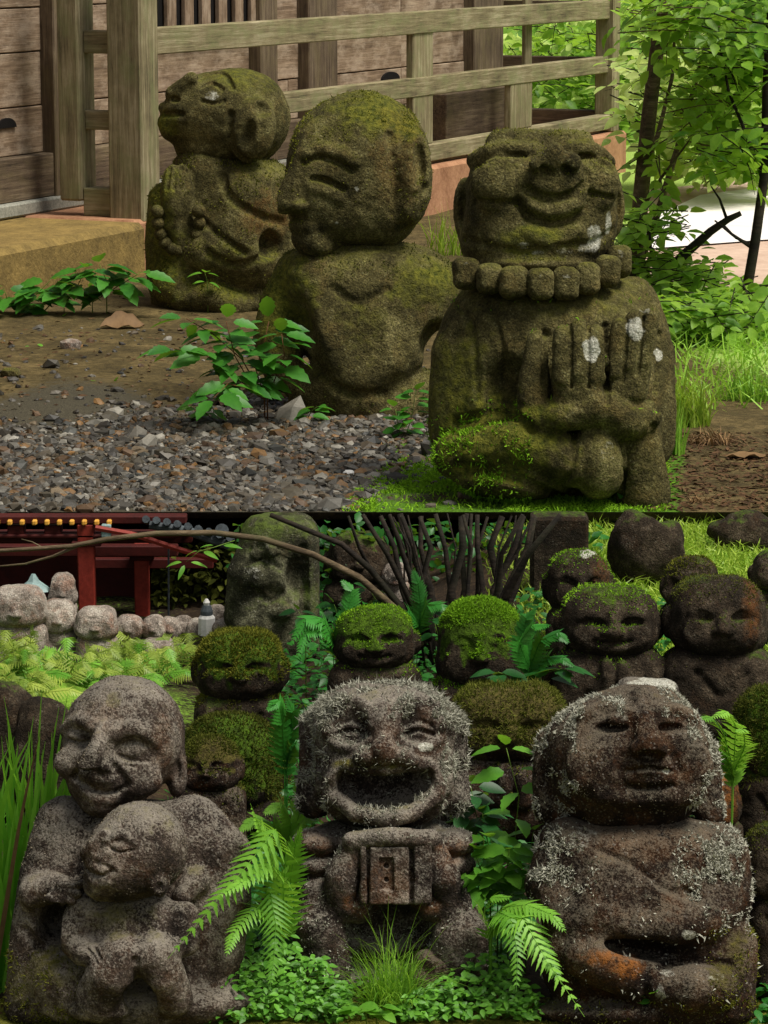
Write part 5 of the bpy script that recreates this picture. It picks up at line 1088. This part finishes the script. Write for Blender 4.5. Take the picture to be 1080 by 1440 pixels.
def cover(name, regs, dens, size, mat, hmax, zf, Yf, label, cat, zoff=0.0, flat=.6):
    P = []
    for (cx, cy, rx, ry, n) in regs:
        for _ in range(int(n * dens)):
            a = RS.rand() * 6.283; q = math.sqrt(RS.rand()); x = cx + rx * q * math.cos(a); y = cy + ry * q * math.sin(a); p = onz(x, y, 0) if zf is zl else onz(x, y, ZU); p.z = zf(p.x, p.y) + hmax * RS.rand() ** 1.5 * (1 - q * q * .7) + zoff; P.append(p[:])
    P = np.array(P); n = len(P); a = RS.rand(n) * 6.283; D = np.stack([np.cos(a), np.sin(a), RS.uniform(-.5, .3, n)], 1); D /= np.linalg.norm(D, axis=1, keepdims=True)
    up = np.stack([RS.normal(0, .35, n), RS.normal(-.35, .35, n), np.ones(n)], 1); s = mpp(1300, 5.3) if zf is zl else mpp(600, 10); L = size * s * RS.uniform(.6, 1.25, n)
    return tag(link(name, leaves(P, D, up, L, L * .27, name, mat), M[mat]), label, cat, kind='stuff')
cover('ivy_ground_cover', [(330, 1400, 130, 42, 800), (430, 1375, 70, 55, 600), (470, 1410, 70, 30, 350), (640, 1400, 90, 32, 420), (690, 1370, 40, 45, 260), (380, 1330, 80, 36, 300), (580, 1425, 60, 14, 150)], 1.0, 13, 'ivy', .055, zl, None, 'small glossy creeping leaves carpeting the ground before the front figures', 'ground cover')
def ivy_bank(n):
    out = []
    while len(out) < n:
        if rnd.random() < .68: x = rnd.uniform(205, 490); top = float(np.interp(x, [205, 290, 350, 400, 450, 490], [1415, 1335, 1300, 1310, 1340, 1385]))
        else: x = rnd.uniform(560, 760); top = float(np.interp(x, [560, 620, 680, 720, 760], [1405, 1375, 1335, 1350, 1400]))
        y = top + (1432 - top) * rnd.random() ** .75; Yk = 5.235 + .12 * (1432 - y) / 130 + rnd.uniform(-.03, .03); p = at(x, y, Yk)
        if p.z > zl(p.x, p.y): out.append(p[:])
    return np.array(out)
P_ = ivy_bank(2000); n_ = len(P_); a_ = RS.rand(n_) * 6.283; D_ = np.stack([np.cos(a_), np.sin(a_) * .7 - .3, RS.uniform(-.5, .35, n_)], 1); D_ /= np.linalg.norm(D_, axis=1, keepdims=True); U_ = np.stack([RS.normal(0, .35, n_), RS.normal(-.6, .3, n_), np.ones(n_)], 1); L_ = 13.5 * mpp(1350, 5.3) * RS.uniform(.6, 1.25, n_)
tag(link('ivy_bank', leaves(P_, D_, U_, L_, L_ * .28, 'ivy_bank', 'ivy'), M['ivy']), 'small paired ivy leaves heaped against the bases of the front figures', 'ivy', kind='stuff')
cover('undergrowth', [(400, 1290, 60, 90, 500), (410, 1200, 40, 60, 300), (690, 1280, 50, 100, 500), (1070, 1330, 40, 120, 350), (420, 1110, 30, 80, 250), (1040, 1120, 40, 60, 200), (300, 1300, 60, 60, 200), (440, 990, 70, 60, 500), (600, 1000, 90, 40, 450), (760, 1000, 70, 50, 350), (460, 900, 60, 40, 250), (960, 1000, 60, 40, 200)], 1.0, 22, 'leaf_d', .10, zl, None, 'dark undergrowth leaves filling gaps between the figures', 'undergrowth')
def blade_field(name, n, fpos, hgt, wid, mat, label, cat='grass', lean=.5):
    P = fpos(n); up = np.zeros((len(P), 3)); up[:, 2] = 1
    V = blades(P, up, 1.0, 1.0, 0, 0, 0) if False else None
    dr = np.stack([RS.normal(0, lean, len(P)), RS.normal(0, lean, len(P)), np.ones(len(P))], 1); dr /= np.linalg.norm(dr, axis=1, keepdims=True); sd2 = np.cross(dr, RS.normal(size=(len(P), 3))); sd2 /= np.linalg.norm(sd2, axis=1, keepdims=True)
    l = (hgt * RS.uniform(.4, 1.2, len(P)))[:, None]; wv = sd2 * (wid * RS.uniform(.6, 1.3, len(P)))[:, None] / 2; mid = P + dr * l * .6; tip = P + dr * l + np.stack([RS.normal(0, .3, len(P)), RS.normal(0, .3, len(P)), -.1 * np.ones(len(P))], 1) * l
    V = np.stack([P - wv, P + wv, mid + wv * .8, mid - wv * .8, tip], 1).reshape(-1, 3); i = np.arange(len(P))[:, None] * 5; T = np.concatenate([i + [0, 1, 2], i + [0, 2, 3], i + [3, 2, 4]])
    o = link(name, mesh_from(name, V, T, False, {'tint': np.repeat(RS.rand(len(P)), 5)}), M[mat]); return tag(o, label, cat, kind='stuff')
def slope_pos(n):
    X = RS.uniform(.28, 1.15, n); Y = RS.uniform(6.7, 8.62, n); k = RS.rand(n) < smooth(.25, .5, X + RS.normal(0, .06, n)); X, Y = X[k], Y[k]; return np.stack([X, Y, lower_z(X, Y) - .003], 1)
blade_field('slope_grass', 15000, slope_pos, .05, .0045, 'grass_y', 'bright yellow green grass on the slope behind the figures')
def shade_pos(n):
    X = RS.uniform(-.5, 1.2, n); Y = RS.uniform(5.7, 7.0, n); return np.stack([X, Y, lower_z(X, Y) - .003], 1)
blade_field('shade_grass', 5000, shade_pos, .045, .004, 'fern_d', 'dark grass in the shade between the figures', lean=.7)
def moss_pos(n):
    px = RS.uniform(485, 940, n); py = RS.uniform(560, 721, n); lim = np.where(px < 650, 690 - (px - 500) * .62, 600.) + 10 * np.sin(px / 23.)
    k = (py > lim) & ~((np.abs(px - 620) < 90) & (py > 694) & (RS.rand(n) < .9)); px, py = px[k], py[k]
    d = np.stack([(px - 540) / FPX, CP + (720 - py) / FPX * SP, -SP + (720 - py) / FPX * CP], 1); P = np.array([0, 0, CAM_H]) + d * ((ZU - CAM_H) / d[:, 2])[:, None]; P[:, 2] = upper_z(P[:, 0], P[:, 1]) - .002; return P[P[:, 1] > YE + .004]
blade_field('moss_carpet', 42000, moss_pos, .02, .0045, 'moss', 'bright green moss and fine grass at the foot of the palm-raising figure', 'moss', .7)
def front_pos(n):
    X = RS.uniform(-.8, .8, n); Y = RS.uniform(5.22, 5.36, n); P = np.stack([X, Y, lower_z(X, Y) - .001], 1); return P[vnoise(P, 9) > .05]
blade_field('moss_strip', 14000, front_pos, .007, .0022, 'moss_o', 'thin olive moss along the path edge before the figures', 'moss', .8)
def meadow_pos(n):
    X = RS.uniform(1.0, 3.2, n); Y = RS.uniform(10.6, 13.4, n); k = (X > .095 * Y); X, Y = X[k], Y[k]; return np.stack([X, Y, upper_z(X, Y) - .003], 1)
blade_field('wild_grass', 2600, meadow_pos, .14, .008, 'grass', 'wild grass under the trees beside the hall', 'grass', .6)
# ---- gravel, stones, dead leaves
def gravel(name, n, fpos, size, label, seed, cols):
    rs = np.random.RandomState(seed); pro = []
    for k in range(10):
        V, F_ = blob(1, 1, 1, 300 + k, 1, .0); V = V * (1 + .11 * rs.normal(size=(len(V), 1))); V = V * np.array([1, rs.uniform(.55, .95), rs.uniform(.35, .65)]); pro.append((V, F_))
    P = fpos(n); VV, FF, CC = [], [], []; o = 0
    for p in P:
        V, F_ = pro[rs.randint(10)]; a = rs.rand() * 6.283; s_ = size * rs.lognormal(0, .45); R = Euler((rs.normal(0, .35), rs.normal(0, .35), a)).to_matrix(); V = V @ np.array(R).T * s_ + p + np.array([0, 0, s_ * .08]); VV.append(V); FF.append(F_ + o); o += len(V); c = cols[rs.randint(len(cols))]; CC.append(np.repeat([np.array(lin(c)[:3]) * rs.uniform(.17, .56)], len(V), 0))
    return tag(link(name, mesh_from(name, np.concatenate(VV), np.concatenate(FF), False, {'tint': np.concatenate(CC)}), M['pebble']), label, 'gravel', kind='stuff')
m = N('pebble stone'); n2 = m.noise(m.pos(), 60, 4, .7); M['pebble'] = m.surf(m.mix(.5, m.attr('tint').outputs['Color'], m.ramp(n2, [(.3, .5), (.7, 1.4)]), 'MULTIPLY'), .6, n2, .4, .003, .4)
def gpos(fn):
    def f(n):
        out = []
        while len(out) < n:
            px, py = rnd.uniform(-20, 660), rnd.uniform(470, 721)
            if rnd.random() < fn(px, py):
                p = onz(px, py, ZU)
                if p.y > YE + .012: out.append((p.x, p.y, zu(p.x, p.y)))
        return np.array(out)
    return f
def dens(px, py):
    lim = 600 - 70 * smooth(150, 460, px) + 12 * math.sin(px / 37.) + 30 * smooth(540, 660, px); d = float(smooth(lim - 30, lim + 25, py)); right = 640 - (py - 630) * 1.5 if py > 630 else 650
    if px > right - 60: d *= max(0., min(1., (right + 10 - px) / 70))
    return max(d, .035)
GC = ['#5c564a', '#6e685a', '#7e776a', '#4a443a', '#8e887a', '#6e6452', '#8a785c', '#98703c', '#5c5442', '#b4ae9e', '#54544c', '#74583a']
gravel('gravel', 12500, gpos(dens), .0118, 'loose grey and tan gravel in front of the mossy figures', 3, GC)
for i, (x, y, rr, c, lb) in enumerate(((490, 664, 9, 'white', 'white quartz pebble where gravel meets the moss'), (100, 500, 15, 'stone_p', 'grey stone half sunk in bare soil'), (15, 540, 16, 'stone_u', 'mossy stone at the left of the bare soil'), (220, 415, 10, 'stone_p', 'reddish pebble at the foot of the praying rosary figure'), (400, 560, 12, 'plaster_y', 'tan flat stone at the edge of the pebbles beside pointed leaves'), (690, 614, 14, 'stone_p', 'flat grey stone by the moss carpet'))):
    p = onz(x, y, ZU); s = mpp(y, p.y); V, F_ = blob(rr * s, rr * s * .9, rr * s * .62, 60 + i, 2, .2); o = link('stone', mesh_from('stone', V, F_, False, {'paint': np.zeros((len(V), 3))}), M[c]); o.location = (p.x, p.y, zu(p.x, p.y) + rr * s * .2); tag(o, lb, 'stone')
def dead_leaf(px, py, Lpx, az, label, plane=ZU, zf=zu, curl=.35, tilt=0.0):
    p = onz(px, py, plane); s = mpp(py, p.y); V, F_ = [], []; n = 8; L = Lpx * s
    for i in range(n + 1):
        t = i / n; hw = .3 * math.sin(math.pi * min(.98, t + .01)) ** .8 * (1 + .12 * math.sin(i * 2.3)) * L; V += [((t - .5) * L, -hw, .02 * L + hw * curl + .05 * L * math.sin(i * 1.7)), ((t - .5) * L, 0, .02 * L), ((t - .5) * L, hw, .02 * L + hw * curl)]
        if i: a = (i - 1) * 3; F_ += [(a, a + 1, a + 4, a + 3), (a + 1, a + 2, a + 5, a + 4)]
    o = link('dead_leaf', mesh_from('dead_leaf', np.array(V), F_, True), M['dry']); o.location = (p.x, p.y, zf(p.x, p.y) + .004); o.rotation_euler = (tilt, 0, az); return tag(o, label, 'leaf')
dead_leaf(172, 468, 62, .15, 'large tan dead leaf lying on bare soil', curl=.7, tilt=.5); dead_leaf(318, 572, 44, 1.3, 'curled red-brown dead leaf beside the pointed-leaf plant', curl=.5, tilt=.3)
dead_leaf(478, 668, 30, .9, 'thin brown leaf sliver beside the white quartz pebble', curl=.2); dead_leaf(218, 1392, 22, 2.0, 'small red-brown leaf at the foot of the embracing pair', 0., zl, .5, .6); dead_leaf(700, 1416, 60, 2.7, 'dark brown leaf under the long fern fronds', 0., zl, .3)
dead_leaf(1050, 645, 60, .1, 'piece of brown bark on the bare ground near the trees', curl=.2)
# litter on the dry right-hand corner and under the figures
def litter(name, n, fx, zf, size, label):
    P = fx(n); a = RS.rand(len(P)) * 6.283; D = np.stack([np.cos(a), np.sin(a), RS.normal(0, .15, len(P))], 1); up = np.stack([RS.normal(0, .3, len(P)), RS.normal(0, .3, len(P)), np.ones(len(P))], 1); L = size * RS.uniform(.4, 1.4, len(P)); return tag(link(name, leaves(P, D, up, L, L * .16, name, 'dry'), M['litter']), label, 'leaf litter', kind='stuff')
M['litter'] = leafmat('old leaf litter', '#1c1410', '#634a32', .05, .8, '#6a4a2a', .1)
def lit1(n):
    px = RS.uniform(900, 1090, n); py = RS.uniform(610, 720, n); out = []
    for x, y in zip(px, py):
        p = onz(x, y, ZU)
        if p.y > YE + .02: out.append((p.x, p.y, zu(p.x, p.y) + .004))
    return np.array(out)
litter('leaf_litter', 1500, lit1, zu, .03, 'brown leaf litter on the ground beside the palm-raising figure')
def lit2(n):
    X = RS.uniform(-.75, .75, n); Y = RS.uniform(5.25, 5.7, n); return np.stack([X, Y, lower_z(X, Y) + .002], 1)
litter('leaf_litter', 1500, lit2, zl, .016, 'dark leaf crumbs on the soil between the front figures')
def lit3(n):
    out = []
    for _ in range(n):
        x, y = rnd.uniform(-10, 460), rnd.uniform(420, 640); p = onz(x, y, ZU); out.append((p.x, p.y, zu(p.x, p.y) + .003))
    return np.array(out)
litter('leaf_litter', 700, lit3, zu, .03, 'small brown crumbs scattered over the bare soil by the hall')
# ---- shrub of many stems and the long bare branch
shr = empty('shrub', at(640, 935, 7.4), 'dark shrub of many upright bare stems', 'shrub')
r = random.Random(9)
for i in range(26):
    x0 = 640 + r.uniform(-50, 60); dx = (x0 - 640) * r.uniform(.6, 1.7) + r.uniform(-18, 18); Y0 = 7.36 + r.uniform(-.05, .25); top = r.uniform(722, 727); m_ = (x0 + dx * .35 + r.uniform(-13, 13), (935 + top) / 2)
    pts = [at(x0, 935, Y0), at(x0 + dx * .15, 880, Y0), at(*m_, Y0 + .02), at(x0 + dx * .75 + r.uniform(-11, 11), 770, Y0 + .03), at(x0 + dx, top, Y0 + .04)]
    rr = r.choice((.0035, .005, .007, .01, .014)); stem(shr, 'stem', [p - shr.location for p in pts], rr, rr * .6, M['bark_d'], 7)
for pts, rr in (([(598, 905), (560, 850), (520, 800), (480, 765), (380, 724)], .011), ([(600, 900), (570, 830), (545, 780), (510, 724)], .010), ([(596, 908), (555, 885), (520, 862), (484, 838)], .009), ([(520, 800), (505, 770), (490, 726)], .006), ([(605, 900), (580, 820), (560, 760), (548, 724)], .009), ([(690, 900), (715, 830), (742, 780), (788, 724)], .012), ([(680, 900), (700, 830), (705, 780), (735, 724)], .010)):
    stem(shr, 'stem', [at(x, y, 7.33 - .02 * k) - shr.location for k, (x, y) in enumerate(pts)], rr, rr * .55, M['bark_d'], 7)
br = empty('bare_branch', at(590, 905, 7.3), 'long pale bare branch stretching level before the red pavilion', 'branch')
stem(br, 'stem', [at(x, y, 7.3 - .0004 * (590 - x)) - br.location for x, y in ((592, 908), (560, 860), (505, 812), (440, 780), (370, 758), (300, 749), (220, 750), (150, 758), (100, 768), (40, 772), (-30, 776))], .010, .0045, M['bark'], 7)
stem(br, 'twig', [at(x, y, 7.11) - br.location for x, y in ((110, 767), (75, 782), (35, 793), (-20, 798))], .0045, .002, M['bark'], 6); stem(br, 'twig', [at(x, y, 7.09) - br.location for x, y in ((60, 770), (45, 762), (30, 758))], .002, .001, M['bark'], 5)
# dark foliage in the hollow under the terrace lip
def mass(name, n, pos, L, mat, label, cat, parent=None):
    P = pos(n); n = len(P); D = RS.normal(size=(n, 3)) * [1, 1, .5] + [0, 0, -.25]; D /= np.linalg.norm(D, axis=1, keepdims=True); up = RS.normal(size=(n, 3)) * .5 + [0, -.2, 1.]; Ls = L * RS.uniform(.6, 1.3, n)
    o = link(name, leaves(P, D, up, Ls, Ls * .3, name, mat), M[mat], parent); return tag(o, label, cat, kind='stuff')
def hollow(n):
    x = RS.uniform(330, 850, n); y = RS.uniform(735, 870, n); return np.array([at(a, b, 8.2 + .35 * RS.rand())[:] for a, b in zip(x, y)])
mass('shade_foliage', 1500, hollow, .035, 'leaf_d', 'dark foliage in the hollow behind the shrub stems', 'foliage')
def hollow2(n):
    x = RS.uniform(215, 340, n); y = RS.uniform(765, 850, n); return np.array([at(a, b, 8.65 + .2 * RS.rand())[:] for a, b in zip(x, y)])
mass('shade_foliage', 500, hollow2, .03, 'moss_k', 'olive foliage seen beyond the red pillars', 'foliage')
# ---- trees beside the hall (upper right)
def tree(name, Y, trunk, r0, r1, limbs, crowns, label, mat, leafL, barkm='bark_d'):
    root = empty(name, at(*trunk[0], Y), label, 'tree', 'trees beside the hall'); stem(root, 'trunk', [at(x, y, Y) - root.location for x, y in trunk], r0, r1, M[barkm], 9)
    for pts, dep, a, b in limbs: stem(root, 'limb', [at(x, y, Y + dep * k / (len(pts) - 1)) - root.location for k, (x, y) in enumerate(pts)], a, b, M[barkm], 6)
    PP, DD, UU, TW = [], [], [], []
    for (cx, cy, rx, ry, dd, n) in crowns:
        # sprays: a twig with leaves set alternately in a loose plane
        for _ in range(max(1, n // 11)):
            a = RS.rand() * 6.283; q = math.sqrt(RS.rand()); x, y, Yd = cx + rx * q * math.cos(a), cy + ry * q * math.sin(a), Y + RS.uniform(-dd, dd); c = np.array(at(x, y, Yd)[:]); d = RS.normal(size=3) * [1, .8, .22] + [0, 0, -.12]; d /= np.linalg.norm(d)
            sdv = np.cross([RS.normal(0, .25), RS.normal(0, .25) - .3, 1.], d); sdv /= np.linalg.norm(sdv); nrm = np.cross(d, sdv); K_ = 9; TW.append((c - d * leafL * 2.4, c, c + d * leafL * 2.2 - nrm * leafL * .3))
            for j in range(K_):
                u = (j / (K_ - 1) - .45) * 2; sg = 1 if j % 2 else -1; p = c + d * leafL * 2.3 * u; dv = d * .75 + sdv * sg * (.9 if j < K_ - 1 else .1) + RS.normal(size=3) * .18; PP.append(p + dv * leafL * .12); DD.append(dv / np.linalg.norm(dv)); UU.append(nrm + RS.normal(size=3) * .22)
    P = np.array(PP) - np.array(root.location[:]); n = len(P); D = np.array(DD); up = np.array(UU); Ls = leafL * RS.uniform(.7, 1.3, n)
    mb = MB()
    for tw in TW: mb.tube([Vector(q_) - root.location for q_ in tw], [leafL * .045, leafL * .035, leafL * .015], 3, False)
    tag(mb.build('twigs', M[barkm], root), kind='stuff')
    link('crown', leaves(P, D, up, Ls, Ls * .3, 'crown', mat), M[mat], root); return root
tree('slender_tree', 14.0, [(884, 480), (893, 380), (903, 260), (912, 170), (925, 60), (936, -40), (945, -160)],   .042, .03, [([(903, 250), (925, 190), (945, 110), (950, 30), (1010, 10)], .4, .014, .005), ([(898, 300), (930, 250), (975, 190)], -.3, .012, .004), ([(893, 390), (925, 300), (955, 200), (985, 90), (1010, 0)], .5, .02, .008)], [(1005, 25, 110, 45, .7, 800), (950, 15, 30, 30, .6, 120), (1040, 120, 65, 45, .6, 360), (965, 150, 45, 30, .6, 130), (1020, 205, 55, 35, .5, 300), (930, 215, 20, 40, .4, 60)], 'slender tree whose trunk forks beside the corner of the railing', 'tree', .085, 'bark')
tree('slender_tree', 13.2, [(1030, 540), (1045, 440), (1062, 340), (1076, 240), (1078, 120), (1085, 0), (1090, -160)], .026, .016, [([(1076, 260), (1050, 190), (1025, 130), (1012, 60)], .3, .012, .004), ([(1060, 350), (1030, 330), (1005, 310)], .0, .01, .004)], [(1060, 80, 50, 70, .6, 380), (1050, 215, 45, 35, .5, 240), (1075, 10, 50, 40, .5, 240)], 'thin dark tree at the edge of the pale path', 'tree', .08)
tree('crooked_tree', 13.6, [(905, 440), (925, 400), (960, 360), (1000, 325), (1025, 308), (1042, 300)], .03, .012, [([(1022, 308), (1012, 280), (1000, 262)], 0, .008, .003), ([(1015, 315), (1035, 335), (1065, 345)], 0, .008, .003), ([(925, 400), (915, 350), (912, 300)], .2, .012, .004)], [(918, 320, 24, 45, .4, 180), (925, 400, 40, 40, .4, 330), (1000, 395, 60, 20, .4, 120), (930, 345, 25, 20, .3, 60)], 'low crooked tree with a broken bare limb over the path', 'tree', .075)
tree('leafy_tree', 25, [(885, 270), (890, 220), (902, 120), (905, 20), (900, -150)], .05, .03, [([(890, 200), (870, 120), (850, 60)], .3, .02, .006)], [(880, 90, 60, 80, .8, 700), (790, 50, 80, 50, 1.2, 500), (760, 120, 60, 30, 1., 200), (905, 210, 50, 40, .8, 300)], 'leafy tree standing behind the corner of the hall', 'tree', .11)
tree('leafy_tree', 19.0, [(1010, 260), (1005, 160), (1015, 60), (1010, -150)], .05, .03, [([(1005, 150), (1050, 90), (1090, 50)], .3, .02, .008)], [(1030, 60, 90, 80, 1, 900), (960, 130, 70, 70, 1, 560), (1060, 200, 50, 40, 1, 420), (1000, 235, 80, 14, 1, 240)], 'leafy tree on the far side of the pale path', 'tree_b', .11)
tree('undergrowth_shrub', 12.6, [(980, 500), (985, 470), (990, 440)], .02, .008, [([(985, 470), (1010, 440), (1030, 420)], 0, .008, .003), ([(985, 475), (960, 440), (950, 420)], 0, .008, .003)], [(960, 450, 60, 35, .4, 520), (1040, 440, 60, 40, .4, 520), (1000, 500, 70, 30, .4, 420), (930, 500, 30, 40, .3, 200)], 'leafy low shrub on the slope behind the palm-raising figure', 'tree', .075)
def fposs(cx, cy, rx, ry, Y0, Y1):
    def f(n):
        a = RS.rand(n) * 6.283; q = np.sqrt(RS.rand(n)); return np.array([at(cx + rx * k * math.cos(t), cy + ry * k * math.sin(t), Y0 + (Y1 - Y0) * RS.rand())[:] for t, k in zip(a, q)])
    return f
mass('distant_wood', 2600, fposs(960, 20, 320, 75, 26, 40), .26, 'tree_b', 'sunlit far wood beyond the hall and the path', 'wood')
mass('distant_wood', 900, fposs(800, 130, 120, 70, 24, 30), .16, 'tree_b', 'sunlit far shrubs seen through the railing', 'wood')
# ------------------------------------------------------------------ thin the carved meshes
def thin(ratio):
    todo = [o for o in bpy.data.objects if o.type == 'MESH' and o.name.split('.')[0] in ('head', 'body', 'child_head', 'child_body', 'bead', 'carved_box') and len(o.data.polygons) > 300]
    for o in todo: md = o.modifiers.new('thin', 'DECIMATE'); md.ratio = ratio
    dg = bpy.context.evaluated_depsgraph_get()
    for o in todo:
        old = o.data; me = bpy.data.meshes.new_from_object(o.evaluated_get(dg), preserve_all_data_layers=True, depsgraph=dg); o.modifiers.clear(); o.data = me; bpy.data.meshes.remove(old)
        me.polygons.foreach_set('use_smooth', np.full(len(me.polygons), True))
thin(.42)
